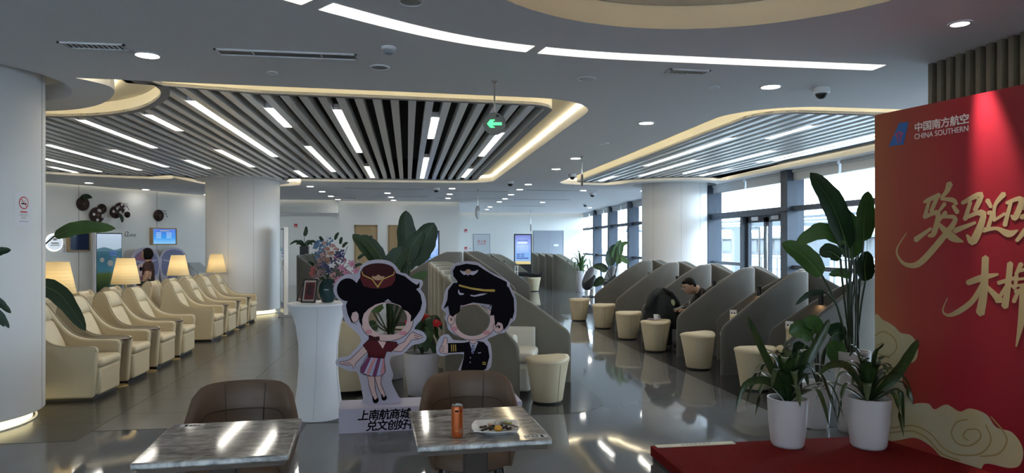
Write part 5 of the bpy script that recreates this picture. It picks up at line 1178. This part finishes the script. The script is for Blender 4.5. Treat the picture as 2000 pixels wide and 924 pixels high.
rs = thing('round_wall_sign', 'round back-lit white sign on the left wall', 'sign', (*wp(.2, .0), 1.66), WA)
MB().lathe([(.215, 0), (.215, .012)], 40).build('halo', mat('halo_white', (1, 1, 1), .5, emit=((.95, .97, 1), .3)), rs, (0, -.002, 0), FACE)
MB().lathe([(.185, 0), (.185, .03)], 40).build('face_disc', mat('sign_face', (.62, .68, .72), .4, emit=((.8, .9, 1), .12)), rs, (0, -.014, 0), FACE)
MB().box(-.045, .045, -.046, -.044, .05, .10).build('printed_icon', 'seam', rs, smooth=0); MB().box(-.09, .09, -.046, -.044, -.03, .0).build('printed_line', 'seam', rs, smooth=0); MB().box(-.11, .11, -.046, -.044, -.075, -.055).build('printed_line', 'seam', rs, smooth=0)
ns = thing('small_wall_plate', 'small white upright plate on the left wall', 'sign', (*wp(.45, 0), 1.51), WA)
MB().box(-.07, .07, -.012, -.002, -.115, .115).build('plate', 'white', ns, smooth=0)
for z in (-.07, -.02, .03, .08): MB().box(-.02, .02, -.0135, -.012, z - .015, z + .012).build('printed_mark', 'seam', ns, smooth=0)
wg = thing('wall_lettering', 'small dark icon and lettering on the left wall', 'lettering', (*wp(2.10, 0), 1.84), WA)
shape('icon', [spline([(0, 0), (.02, .10), (.08, .13), (.13, .09), (.10, .05), (.13, 0)], 4), spline([(.03, .02), (.04, .085), (.08, .10), (.09, .07), (.07, .05), (.08, .02)], 4)], .006, 'seam', wg, (0, -.002, 0), FACE)
for k in range(4): MB().box(.15 + k * .05, .185 + k * .05, -.008, -.002, .0, .05 + .01 * (k % 2)).build('printed_mark', 'seam', wg, smooth=0)
MB().box(0, .34, -.008, -.002, -.02, -.01).build('underline', 'seam', wg, smooth=0)
# wicker discs
wick = mat('dark_wicker', (.035, .016, .012), .6, bump=(70, .5))
DS = [(.91, 2.64, .175, 'uppermost dark wicker wall disc with a green succulent'), (1.22, 2.36, .205, 'largest dark wicker wall disc with white flowers'), (1.43, 2.54, .125, 'small wicker wall disc tucked behind the largest one'), (1.74, 2.46, .165, 'wicker wall disc left of the dangling leaf cluster'), (1.94, 2.58, .15, 'wicker wall disc under curling twigs'), (2.09, 2.41, .085, 'smallest wicker wall disc at the right of the group'), (3.14, 2.43, .165, 'lone wicker wall disc above the blue screen')]
for i, (s, z, r, l) in enumerate(DS):
    t = thing('wicker_disc', l, 'wall art', (*wp(s, .02 + .085 * (i % 2)), z), WA, 'wicker wall discs')
    pr = []
    for k in range(9): a = r * (1 - k / 9.5); pr += [(a, .02 + .035 * (k / 9)), (a - r * .045, .028 + .035 * (k / 9))]
    MB().lathe([(r * .96, 0)] + pr, 36).build('weave', wick, t, (0, 0, 0), FACE)
    MB().lathe([(r * .2, 0), (.01, .004)], 16).build('boss', mat('wicker_boss', (.12, .08, .05), .6), t, (0, -.066, 0), FACE)
    if i == 0:
        for k in range(12): a = R(20 + k * 13); leaf(t, [(.02, -.05, r * .7), (.02 + .07 * math.cos(a), -.08, r * .7 + .08 * math.sin(a)), (.04 + .18 * math.cos(a), -.09, r * .7 + .13 * math.sin(a))], .05, 'leafd', rib=False)
    if i in (1, 3, 4):
        for k in range(6 if i == 1 else 3):
            a = k * 1.5; c = (r * .6 * math.cos(a), -.08, r * .6 * math.sin(a)); mb = MB()
            for j in range(5): b = j * 1.257; mb.ball((c[0] + .022 * math.cos(b), c[1], c[2] + .022 * math.sin(b)), .02, 6, 4, (1, .4, 1))
            mb.build('flower', fp[5], t)
    if i in (3, 4, 6):
        for k in range(3): MB().tube([(0, -.06, r * .3), (r * (.5 + .3 * k), -.08, r * (.9 - .3 * k)), (r * (1.0 + .25 * k), -.07, r * (.7 - .5 * k)), (r * 1.3, -.06, r * (.9 - .5 * k))], .006, 5).build('twig', wick, t)
    if i == 3: leaf(t, [(.05, -.07, -.05), (.12, -.09, -.15), (.14, -.09, -.27)], .12, 'leafd', rib=False)
# cartoon cutouts against the left wall
pv = mat('print_violet_grey', (.20, .21, .36), .6); pv2 = mat('print_mauve', (.38, .16, .24), .6); pv3 = mat('print_lilac', (.45, .42, .56), .6)
def wall_cut(label, s, mats_, cap, mir):
    t = thing('wall_cutout', label, 'cutout', (*wp(s, .28), 0), WA, 'cartoon cutouts at the left wall')
    f = lambda P: [(x * mir, z) for x, z in P]
    out = spline([(-.36, 0), (-.38, .5), (-.44, .9), (-.45, 1.25), (-.3, 1.45), (0, 1.53), (.3, 1.45), (.46, 1.2), (.44, .9), (.38, .5), (.36, 0)], 4)
    shape('board', [f([(max(-.45, x), max(0, z)) for x, z in out])], .012, 'paper', t, (0, .006, 0), FACE)
    L = [('hair', mats_[0], spline([(-.38, .85), (-.40, 1.15), (-.25, 1.38), (.05, 1.45), (.32, 1.32), (.40, 1.05), (.36, .8), (.2, .72), (-.2, .72)], 4)), ('face', sk, circ(-.06, .93, .25, 30, .19)), ('cap', mats_[1], cap), ('cap_band', pv3, spline([(-.34, 1.14), (0, 1.10), (.32, 1.16), (.32, 1.20), (0, 1.15), (-.34, 1.19)], 3)),
         ('eye', 'ink', circ(-.16, .95, .045, 16, .06)), ('eye', 'ink', circ(.06, .95, .045, 16, .06)), ('mouth', pk, circ(-.05, .82, .04, 14, .02)), ('body', mats_[2], spline([(-.24, .08), (-.28, .5), (-.16, .74), (.14, .74), (.26, .5), (.24, .08)], 4)), ('stripe', pv3, [(-.2, .3), (.2, .3), (.2, .35), (-.2, .35)])]
    for i, (nm, m, lp) in enumerate(L): shape(nm, [f(lp)], .0006, m, t, (0, -.0058 - .0004 * i, 0), FACE)
wall_cut('left cartoon cutout with a red cap behind the standing woman', 2.52, (pv, pv2, pv2), spline([(-.3, 1.18), (-.2, 1.38), (.05, 1.42), (.2, 1.3), (.15, 1.18)], 4), 1)
wall_cut('right cartoon cutout with a blue cap behind the standing woman', 3.42, (pv, pv, pv), spline([(-.36, 1.18), (-.28, 1.40), (0, 1.47), (.28, 1.40), (.36, 1.18)], 4), -1)
rd = thing('info_lectern', 'grey tilted information stand at the left wall', 'stand', (*wp(4.25, .35), 0), WA)
MB().box(-.02, .02, -.02, .02, .02, .85).build('post', 'steel', rd, smooth=0); MB().box(-.2, .2, -.15, .15, 0, .02).build('base', 'steel', rd, smooth=0)
MB().box(-.32, .32, -.01, .01, -.22, .22).build('panel', mat('panel_grey', (.42, .45, .46), .5), rd, (0, 0, .93), (R(-50), 0, R(15)), smooth=0)
# doors
def wood_door(n, x0, x1, y, h, label):
    d = bpy.data.objects.new('door_%d' % n, None); COL.objects.link(d); struct(d, label); d.location = (x0, y, 0); w = x1 - x0
    for b in ((0, .05, 0, h), (w - .05, w, 0, h), (0, w, h - .05, h)): MB().box(b[0], b[1], -.03, .0, b[2], b[3]).build('door_frame', mat('oak_dark', (.30, .20, .10), .5), d, smooth=0)
    lf = MB().box(.05, w - .05, -.018, 0, 0, h - .05).build('door_leaf', 'oak', d, smooth=0)
    MB().tube([(.10, -.03, 1.0), (.10, -.06, 1.0), (.22, -.06, 1.0)], .011, 8).build('door_handle', 'steel', lf)
    MB().box(.08, .12, -.024, -.018, .95, 1.05).build('lock_plate', 'steel', lf, smooth=0)
    for x in (w * .55, w * .72): MB().box(x - .05, x + .05, -.021, -.018, h * .80, h * .80 + .09).build('door_sign', 'blk', lf, smooth=0)
wood_door(2, -1.80, -1.02, 24.25, 2.28, 'left oak veneer door'); wood_door(3, -.66, .12, 24.25, 2.28, 'right oak veneer door')
gd = bpy.data.objects.new('door_4', None); COL.objects.link(gd); struct(gd, 'grey steel double door'); gd.location = (5.92, 32.3, 0)
for j in (0, 1):
    lf = MB().box(.03 + j * .70, .725 + j * .70, -.04, 0, 0, 2.24).build('door_leaf', 'grey', gd, smooth=0)
    MB().tube([(.62 + j * .2, -.04, 1.0), (.62 + j * .2, -.09, 1.0), (.62 + j * .2, -.09, 1.12)], .012, 6).build('door_handle', 'steel', lf)
for b in ((0, .03, 0, 2.27), (1.425, 1.455, 0, 2.27), (0, 1.455, 2.24, 2.27)): MB().box(b[0], b[1], -.05, 0, b[2], b[3]).build('door_frame', 'grey', gd, smooth=0)
MB().box(.98, 1.20, -.045, -.04, 1.52, 1.62).build('door_plate', 'white', gd, smooth=0)
fc = thing('fire_cabinet', 'white wall cabinet door with red characters on the far wall', 'cabinet', (3.44, 32.3, 0))
MB().box(-.40, .40, -.03, -.001, .4, 2.10).build('cabinet_frame', 'grey', fc, smooth=0); cd_ = MB().box(-.37, .37, -.045, -.03, .43, 2.07).build('cabinet_door', mat('cabinet_white', (.62, .65, .68), .5), fc, smooth=0)
text('lettering', '消火栓', .14, 'red', cd_, (0, -.0452, 1.70), FACE, .002, .001, align='CENTER', space=1.15); MB().box(-.2, .2, -.047, -.045, 1.62, 1.64).build('red_line', 'red', cd_, smooth=0); MB().box(-.33, -.31, -.05, -.045, 1.2, 1.35).build('cabinet_pull', 'steel', cd_, smooth=0)
def alarm(label, x, y, z, rz=0):
    t = thing('fire_alarm', label, 'alarm', (x, y, z), rz, 'red wall alarms'); MB().box(-.06, .06, -.05, -.001, -.07, .07).build('housing', 'red', t, smooth=0, bevel=.008); MB().box(-.035, .035, -.054, -.05, -.05, -.01).build('window', 'white', t, smooth=0)
alarm('red wall alarm high on the far wall', 2.70, 32.3, 2.25); alarm('red call point on the far wall beside a white switch', 2.70, 32.3, 1.42); alarm('red wall alarm in the recess under the bulkhead', -4.35, 28.2, 2.35)
sw = thing('wall_switch', 'white switch plate right of the red call point', 'switch', (2.92, 32.3, 1.42)); MB().box(-.07, .07, -.012, -.001, -.045, .045).build('plate', 'white', sw, smooth=0); MB().box(-.03, .0, -.018, -.012, -.03, .03).build('rocker', 'seam', sw, smooth=0)
# notice on the near column
nt_ = thing('smoking_notice', 'white no-smoking notice taped to the near column', 'notice', (-4.14, 6.85, 0))
def on_col(name, pts, m, r):
    """flat print wrapped round the column: pts in (arc metres from centre angle, height)"""
    a0 = R(-11.5); me = shape_mesh([pts], .0002)
    bm = bmesh.new(); bm.from_mesh(me); bmesh.ops.subdivide_edges(bm, edges=[e for e in bm.edges if e.calc_length() > .05], cuts=4, use_grid_fill=True); bm.to_mesh(me); bm.free()
    for v in me.vertices: a = a0 + v.co.x / .8; z = v.co.y - .03; rr = r + v.co.z; v.co = (rr * math.cos(a), rr * math.sin(a), z)
    return link(name, me, m, nt_, smooth=0)
on_col('sheet', [(-.10, 1.81), (.10, 1.81), (.10, 2.11), (-.10, 2.11)], mat('notice_paper', (.78, .77, .82), .5), .8015)
rg = circ(.0, 2.015, .056, 36); on_col('ban_ring', rg, 'red', .8022); on_col('ban_field', circ(0, 2.015, .046, 36), mat('notice_white', (.8, .79, .82), .5), .8028)
on_col('cigarette', [(-.03, 2.002), (.03, 2.002), (.03, 2.014), (-.03, 2.014)], 'ink', .8034); on_col('smoke_mark', [(.005, 2.022), (.012, 2.022), (.022, 2.042), (.015, 2.044)], 'seam', .8034)
on_col('ban_bar', [(-.036, 2.044), (-.030, 2.050), (.036, 1.986), (.030, 1.980)], 'red', .804)
for z, w, m in ((1.935, .04, 'red'), (1.915, .045, 'seam'), (1.903, .05, 'seam'), (1.889, .03, 'seam'), (1.878, .03, 'seam'), (1.850, .05, mat('notice_blue', (.05, .15, .45), .5))): on_col('printed_line', [(-w, z - (.006 if m == 'red' else .002)), (w, z - (.006 if m == 'red' else .002)), (w, z + (.006 if m == 'red' else .002)), (-w, z + (.006 if m == 'red' else .002))], m, .8022)

# ================================================================== FAR THINGS
t = traced_plant('broad-leaved plant at the end of the right booth row', (4.85, 16.02, 0), [([(4.85, 16.05, .48), (4.82, 15.96, .97), (4.86, 15.95, 1.28), (4.94, 15.94, 1.46), (5.03, 15.93, 1.73)], .22), ([(4.85, 16.05, .48), (4.76, 15.97, .85), (4.70, 15.98, .97), (4.58, 15.99, 1.07), (4.38, 16.03, 1.09)], .2), ([(4.85, 16.05, .48), (4.88, 15.95, .79), (4.94, 15.94, 1.16), (5.04, 15.93, 1.28), (5.22, 15.90, 1.16)], .18), ([(4.85, 16.05, .48), (4.80, 15.95, .85), (4.78, 15.95, 1.10), (4.80, 15.96, 1.35), (4.90, 15.94, 1.62)], .26), ([(4.85, 16.05, .48), (4.76, 15.97, .73), (4.64, 15.99, .79), (4.52, 16.0, .73), (4.40, 16.02, .61)], .2), ([(4.85, 16.05, .48), (4.88, 15.95, .79), (5.02, 15.92, 1.34), (5.06, 15.91, 1.60), (5.22, 15.88, 1.66)], .12)], 'leafd', mats=['leaf', 'leafd', 'leaf', 'leafd', 'leafd', 'leaf'])
pot(t, .16, .2, .5)
dracaena('spiky potted dracaena behind the shell chairs', (5.75, 22.6, 0), .13, .16, .72, 22, .80, (), 21, .07, 'leaf')
shellw = mat('shell_white', (.66, .64, .62), .3)
def shell_chair(label, x, y, rz, s=1):
    t = thing('shell_massage_chair', label, 'chair', (x, y, 0), rz, 'white shell chairs')
    b = thing_part('shell', t, (0, 0, .56)); b.rotation_euler = (0, R(-28), 0); b.scale = (.9, .9, .9)
    MB().ball((0, 0, 0), .5, 24, 16, (.42, .62, .88)).build('outer_shell', shellw, b, smooth=180)
    MB().ball((.06, 0, -.10), .5, 24, 16, (.36, .635, .72)).build('dark_inlay', 'blk', b, smooth=180)
    MB().ball((.15, 0, .02), .5, 24, 16, (.22, .48, .74)).build('seat_pad', mat('shell_pad', (.20, .19, .19), .6), b, smooth=180)
    MB().tube([(-.02, 0, .02), (-.05, 0, .35)], [.10, .07], 14).build('pedestal', 'steel', t); MB().lathe([(.30, 0), (.30, .02), (.1, .04)], 30).build('base', 'blk', t)
shell_chair('white shell massage chair nearest the grey far booths', 5.62, 20.7, R(200)); shell_chair('second white shell massage chair, behind the broad-leaved plant', 6.35, 20.9, R(195))
sc_ = thing('suitcase', 'blue suitcase with raised handle standing by the far booths', 'suitcase', (3.47, 22.0, 0), R(20))
MB().box(-.13, .13, -.2, .2, .05, .58).build('case', mat('suitcase_blue', (.06, .14, .22), .35), sc_, bevel=.04)
for x in (-.09, .09): MB().tube([(0, x, .58), (0, x, .9)], .012, 8).build('handle_tube', 'white', sc_)
MB().tube([(0, -.1, .9), (0, .1, .9)], .017, 8).build('handle_grip', 'white', sc_)
for x, y in ((-.1, -.17), (.1, -.17), (-.1, .17), (.1, .17)): MB().tube([(x - .012, y, .025), (x + .012, y, .025)], .025, 12).build('wheel', 'blk', sc_)
# recess furniture
rp_ = thing('tall_planter', 'dark planter with a single tall leaf in the recess', 'plant', (-3.55, 24.9, 0)); MB().box(-.14, .14, -.14, .14, 0, 1.55).build('planter', 'blk', rp_, smooth=0)
leaf(rp_, [(0, 0, 1.9), (.05, 0, 2.05), (.06, 0, 2.25)], .14, 'leafd', [(0, 0, 1.5), (0, 0, 1.7), (0, 0, 1.9)])
for k in range(6): a = k * 1.05; leaf(rp_, [(0, 0, 1.5), (.25 * math.cos(a), .1 * math.sin(a), 1.72), (.5 * math.cos(a), .2 * math.sin(a), 1.6)], .10, 'leafd', rib=False)

# ================================================================== CUP, JACKET, PEOPLE
cp_ = thing('coffee_cup', 'white cup standing on the cream pouf stool', 'cup', (3.735, 10.06, .482))
MB().lathe([(.026, 0), (.034, .03), (.037, .07), (.034, .07), (.03, .03), (.02, .006)], 24).build('cup_body', 'white', cp_, smooth=60); MB().tube([(.034, -.002, .055), (.058, -.004, .05), (.058, -.004, .025), (.032, -.002, .018)], .005, 8).build('cup_handle', 'white', cp_)
for i, (x, y, r) in enumerate(((3.64, 10.03, 20), (3.69, 9.97, -35), (3.74, 9.96, 60))):
    mb = MB(); n = 5
    mb.add([(-.045 + .09 * a / n, -.035 + .07 * b / n, .008 * math.sin(a * 1.7 + b)) for b in range(n + 1) for a in range(n + 1)], [(b * 6 + a, b * 6 + a + 1, b * 6 + a + 7, b * 6 + a + 6) for b in range(n) for a in range(n)])
    tag(mb.build('paper_napkin', 'paper', None, (x, y, .490 + i * .003), (0, 0, R(r))), ['crumpled white napkin left of the cup', 'crumpled white napkin before the cup', 'small white napkin touching the cup'][i], 'napkin', 'napkins on the stool')
tr = thing('trolley_bag', 'dark trolley bag under the draped jacket', 'bag', (3.95, 10.42, 0)); MB().box(-.14, .14, -.14, .10, .04, .58).build('case', 'clothb', tr, bevel=.03)
for y in (-.08, .06): MB().tube([(-.1, y, .58), (-.1, y, .86)], .008, 8).build('handle_tube', 'chrome', tr)
MB().tube([(-.1, -.09, .86), (-.1, .07, .86)], .014, 8).build('handle_grip', 'blk', tr)
for x, y in ((-.11, -.12), (.11, -.12), (-.11, .08), (.11, .08)): MB().tube([(x - .01, y, .022), (x + .01, y, .022)], .022, 10).build('wheel', 'blk', tr)
jk = thing('draped_jacket', 'black jacket with a pale badge draped over the trolley bag', 'jacket', (3.95, 10.40, 0)); jm = mat('jacket_cloth', (.010, .014, .014), .8, bump=(25, .5))
fn = lambda a, z: 1 + (.05 + .20 * (.95 - z)) * math.sin(7 * a + z * 4) + .04 * math.sin(11 * a - z * 9)
MB().lathe([(.235, .30), (.235, .40), (.232, .55), (.215, .68), (.185, .79), (.13, .87), (.07, .925), (.012, .94)], 60, fn=fn, sx=1.10, sy=.85).build('jacket_body', jm, jk, smooth=180)
MB().tube([(-.06, -.10, .90), (-.18, -.13, .80), (-.27, -.14, .66), (-.31, -.14, .60)], [.03, .04, .038, .025], 14).build('sleeve', jm, jk, smooth=180)
MB().tube([(-.02, -.11, .93), (.12, -.13, .86), (.23, -.11, .70), (.27, -.08, .52)], [.02, .032, .034, .028], 12).build('hood', jm, jk, smooth=180)
shape('badge', [spline([(0, .05), (.03, .03), (.03, -.02), (0, -.05), (-.03, -.02), (-.03, .03)], 4)], .003, mat('badge_green', (.30, .36, .20), .6), jk, (.10, -.232, .72), (R(72), 0, R(12)))
def body(name, label, J, E, mats_, group=None, root='pelvis'):
    """J: joint -> (xyz, radius[, ry]); E: (a, b, material index); one continuous skinned figure"""
    ks = list(J); me = bpy.data.meshes.new(name); me.from_pydata([J[k][0] for k in ks], [(ks.index(a), ks.index(b)) for a, b, _ in E], [])
    o = bpy.data.objects.new('tmp', me); COL.objects.link(o); md = o.modifiers.new('s', 'SKIN'); md.use_smooth_shade = True; md.branch_smoothing = .4
    sv_ = me.skin_vertices[0].data
    for i, k in enumerate(ks): r = J[k][1]; sv_[i].radius = (r, J[k][2] if len(J[k]) > 2 else r); sv_[i].use_root = (k == root)
    sb = o.modifiers.new('u', 'SUBSURF'); sb.levels = 2; sb.render_levels = 2
    dg = bpy.context.evaluated_depsgraph_get(); dg.update(); m2 = bpy.data.meshes.new_from_object(o.evaluated_get(dg)); bpy.data.objects.remove(o)
    m2.materials.clear()
    for m in mats_: m2.materials.append(M[m] if isinstance(m, str) else m)
    seg = [(Vector(J[a][0]), Vector(J[b][0]), mi) for a, b, mi in E]
    for p in m2.polygons:
        c = p.center; best = 9; bi = 0
        for a, b, mi in seg:
            d = b - a; f = max(0, min(1, (c - a).dot(d) / d.length_squared)); q = (c - a - d * f).length
            if q < best: best, bi = q, mi
        p.material_index = bi
    m2.name = name; ob = link(name, m2, None, smooth=180)
    return tag(ob, label, 'person', group)
def head_bits(P, c, yaw, pitch, hair_fn, glasses=False, s=1.0):
    """face features and hair; local -y is the face"""
    h = thing_part('head_features', P, c); h.rotation_euler = (pitch, 0, yaw)
    MB().ball((0, -.012, -.01), .098 * s, 20, 14, (.80, .98, 1.12)).build('face', 'skin', h, smooth=180)
    mb = MB(); mb.loft([[(x * w, y, z) for x, y in ((-1, -.085 * s), (0, -.085 * s - d), (1, -.085 * s))] for w, d, z in ((.006, .004, .022), (.010, .012, -.006), (.016, .024, -.026), (.012, .006, -.034))]); mb.build('nose', 'skin', h, smooth=180)
    for sx in (-1, 1):
        MB().ball((sx * .030, -.094 * s, .018), .011, 10, 8, (1.2, .5, .7)).build('eye', 'ink', h); MB().ball((sx * .080 * s, .004, -.004), .026, 10, 8, (.35, .7, 1.15)).build('ear', 'skin', h)
        MB().box(sx * .03 - .018, sx * .03 + .018, -.104 * s, -.094 * s, .036, .042).build('eyebrow', 'hair', h, smooth=0)
    MB().ball((0, -.092 * s, -.062), .018, 10, 6, (1.3, .4, .35)).build('mouth', mat('lips', (.30, .12, .10), .5), h)
    hair_fn(h)
    if glasses:
        for sx in (-1, 1): MB().tube([(sx * .032 + .024 * math.cos(R(a)), -.112 * s, .012 + .018 * math.sin(R(a))) for a in range(0, 361, 30)], .0022, 5).build('glasses_rim', 'steel', h); MB().tube([(sx * .056, -.11 * s, .014), (sx * .082, .0, .012)], .002, 5).build('glasses_arm', 'steel', h)
    return h
def fingers(P, c, dirv, m='skin', s=1.0, side=1, curl=.5):
    """palm and five bent fingers at a wrist"""
    h = thing_part('hand', P, c); q = Vector(dirv).normalized().to_track_quat('Y', 'Z'); h.rotation_mode = 'QUATERNION'; h.rotation_quaternion = q
    mb = MB(); mb.loft([[(x * w, y, z * t_) for x, z in ((-1, -1), (1, -1), (1, 1), (-1, 1))] for y, w, t_ in ((-.01, .024, .016), (.03, .036, .015), (.075, .040, .012))]); mb.build('palm', m, h, sub=1)
    for k, (x, L) in enumerate(((-.030, .062), (-.010, .074), (.010, .070), (.028, .054))):
        MB().tube([(x, .07, 0), (x * 1.05, .07 + L * .5, -L * .22 * curl), (x * 1.05, .07 + L * .85, -L * .75 * curl)], [.0085, .008, .0065], 8).build('finger', m, h)
    MB().tube([(side * -.030, .015, -.004), (side * -.055, .045, -.014), (side * -.052, .075, -.026)], [.010, .009, .007], 8).build('thumb', m, h)
# seated man
J = dict(pelvis=((4.66, 10.02, .56), .15), belly=((4.62, 10.02, .72), .145), chest=((4.48, 10.01, .87), .155, .14), neck0=((4.36, 10.0, .935), .085), neck=((4.31, 9.99, .95), .062), skull=((4.25, 9.98, .975), .075),
         shL=((4.49, 9.84, .86), .075), shR=((4.49, 10.19, .86), .075), elL=((4.36, 9.80, .64), .052), elR=((4.36, 10.2, .64), .052), wrL=((4.18, 9.92, .635), .033), wrR=((4.16, 10.06, .63), .033),
         hipL=((4.58, 9.92, .55), .10), hipR=((4.58, 10.12, .55), .10), knL=((4.20, 9.88, .53), .072), knR=((4.20, 10.14, .53), .072), anL=((4.16, 9.88, .10), .045), anR=((4.18, 10.14, .10), .045), toL=((4.02, 9.86, .045), .04), toR=((4.04, 10.14, .045), .04))
E_ = [('pelvis', 'belly', 1), ('belly', 'chest', 1), ('chest', 'neck0', 1), ('neck0', 'neck', 0), ('neck', 'skull', 0), ('chest', 'shL', 1), ('chest', 'shR', 1), ('shL', 'elL', 1), ('shR', 'elR', 1), ('elL', 'wrL', 1), ('elR', 'wrR', 1), ('pelvis', 'hipL', 2), ('pelvis', 'hipR', 2), ('hipL', 'knL', 2), ('hipR', 'knR', 2), ('knL', 'anL', 2), ('knR', 'anR', 2), ('anL', 'toL', 3), ('anR', 'toR', 3)]
man = body('person', 'seated person in a black jacket bending over a phone in a felt booth', J, E_, ['skin', mat('jacket_dark', (.018, .016, .015), .7, bump=(30, .3)), 'clothb', 'blk'])
def short_hair(h):
    o = MB().ball((0, .012, .022), .104, 22, 14, (.83, .98, 1.02)).build('hair', 'hair', h, smooth=180)
    for v in o.data.vertices:
        if v.co.y < -.06 and v.co.z < .065: v.co.y = -.055
        v.co += Vector((math.sin(v.co.x * 300), math.sin(v.co.y * 260), math.sin(v.co.z * 240 + v.co.x * 200))) * .004
        if v.co.z < -.05: v.co.z = -.045
    MB().ball((0, -.05, .085), .05, 14, 10, (1.1, .9, .6)).build('hair_quiff', 'hair', h, smooth=180)
head_bits(man, (4.235, 9.975, .985), R(-85), R(24), short_hair, True, 1.08)
fingers(man, (4.17, 9.92, .635), (-1, .1, -.1), side=-1); fingers(man, (4.15, 10.06, .63), (-1, -.15, -.1), side=1)
MB().tube([(4.40, 9.865, .955), (4.36, 9.86, .80), (4.42, 9.83, .66)], .012, 6).build('bag_strap', mat('strap_brown', (.06, .035, .025), .6), man)
ph = tag(MB().box(-.075, .075, -.037, .037, -.004, .004).build('mobile_phone', mat('phone_grey', (.12, .13, .15), .3), None, (4.06, 9.975, .655), (0, R(-18), 0), smooth=0, bevel=.003), 'grey mobile phone held by the seated person', 'phone')
# standing woman
wx, wy = -5.56, 16.01
Jw = {k: ((wx + p[0], wy + p[1], p[2]),) + r for k, (p, r) in dict(pelvis=((0, 0, .84), ((.135), .15)), belly=((0, 0, .98), (.125, .145)), chest=((-.01, 0, 1.14), (.13, .15)), neck0=((0, 0, 1.25), (.075,)), neck=((-.015, 0, 1.31), (.05,)), skull=((-.03, 0, 1.40), (.075,)),
      shL=((0, -.15, 1.20), (.06,)), shR=((0, .15, 1.20), (.06,)), elL=((.06, -.22, .97), (.045,)), elR=((.03, .2, .96), (.042,)), elL2=((.045, -.205, 1.03), (.055,)), wrL=((-.03, -.24, .80), (.03,)), wrR=((-.10, .2, .80), (.03,)),
      hipL=((0, -.08, .80), (.11,)), hipR=((0, .08, .80), (.11,)), knL=((.0, -.09, .45), (.07,)), knR=((.0, .09, .45), (.07,)), anL=((.02, -.09, .09), (.04,)), anR=((.02, .09, .09), (.04,)), toL=((-.12, -.10, .04), (.035,)), toR=((-.12, .10, .04), (.035,))).items()}
Ew = [('pelvis', 'belly', 1), ('belly', 'chest', 1), ('chest', 'neck0', 1), ('neck0', 'neck', 0), ('neck', 'skull', 0), ('chest', 'shL', 1), ('chest', 'shR', 1), ('shL', 'elL2', 1), ('elL2', 'elL', 0), ('shR', 'elR', 1), ('elL', 'wrL', 0), ('elR', 'wrR', 0), ('pelvis', 'hipL', 2), ('pelvis', 'hipR', 2), ('hipL', 'knL', 2), ('hipR', 'knR', 2), ('knL', 'anL', 2), ('knR', 'anR', 2), ('anL', 'toL', 3), ('anR', 'toR', 3)]
wom = body('person', 'standing person in a dark patterned top before the left wall cutouts', Jw, Ew, ['skin', mat('dark_patterned_top', (.014, .009, .008), .8, noise=(26, (.07, .018, .012), 3)), 'clothb', 'blk'])
def bob(h):
    o = MB().ball((0, .022, .0), .116, 26, 18, (.86, 1.0, 1.18)).build('hair', 'hair', h, smooth=180)
    for v in o.data.vertices:
        if v.co.y < -.035 and v.co.z < .062: v.co.y = -.025 + .2 * max(0, v.co.z)
        if v.co.z < -.06: v.co.x *= 1.08; v.co.z = max(v.co.z, -.118)
head_bits(wom, (wx - .035, wy, 1.405), R(-92), 0, bob)
fingers(wom, (wx - .03, wy - .24, .80), (-.3, -.05, -1), side=1); fingers(wom, (wx - .10, wy + .2, .80), (-.3, 0, -1), side=-1)
MB().tube([(wx - .03 + .034 * math.cos(R(a)), wy - .238 + .034 * math.sin(R(a)), .83) for a in range(0, 361, 30)], .006, 6).build('bracelet', 'steel', wom)
hb = tag(MB().box(-.13, .13, -.05, .05, -.09, .09).build('handbag', 'clothb', None, (wx + .02, wy - .335, .74), (0, 0, R(8)), bevel=.025), 'black bag at the standing person\'s side', 'bag')
# reclining person whose feet rest by the far stool
Jf = dict(pelvis=((3.50, 24.0, .56), .12), chest=((3.28, 24.0, .76), .12), neck=((3.20, 24.0, .88), .05), skull=((3.17, 24.0, .97), .08), hipL=((3.6, 23.90, .56), .09), hipR=((3.6, 24.06, .56), .09), knL=((4.1, 23.82, .58), .07), knR=((4.1, 24.0, .56), .07), anL=((4.60, 23.72, .52), .045), anR=((4.56, 23.9, .50), .045), toL=((4.66, 23.70, .68), .04), toR=((4.62, 23.9, .64), .04), shL=((3.28, 23.86, .78), .06), shR=((3.28, 24.14, .78), .06), haL=((3.55, 23.88, .62), .04), haR=((3.55, 24.12, .62), .04))
body('person', 'reclining person in the far booth, only black-trousered legs and shoes showing', Jf, [('pelvis', 'chest', 1), ('chest', 'neck', 0), ('neck', 'skull', 0), ('pelvis', 'hipL', 1), ('pelvis', 'hipR', 1), ('hipL', 'knL', 1), ('hipR', 'knR', 1), ('knL', 'anL', 1), ('knR', 'anR', 1), ('anL', 'toL', 2), ('anR', 'toR', 2), ('chest', 'shL', 1), ('chest', 'shR', 1), ('shL', 'haL', 1), ('shR', 'haR', 1)], ['skin', 'clothb', 'blk'])
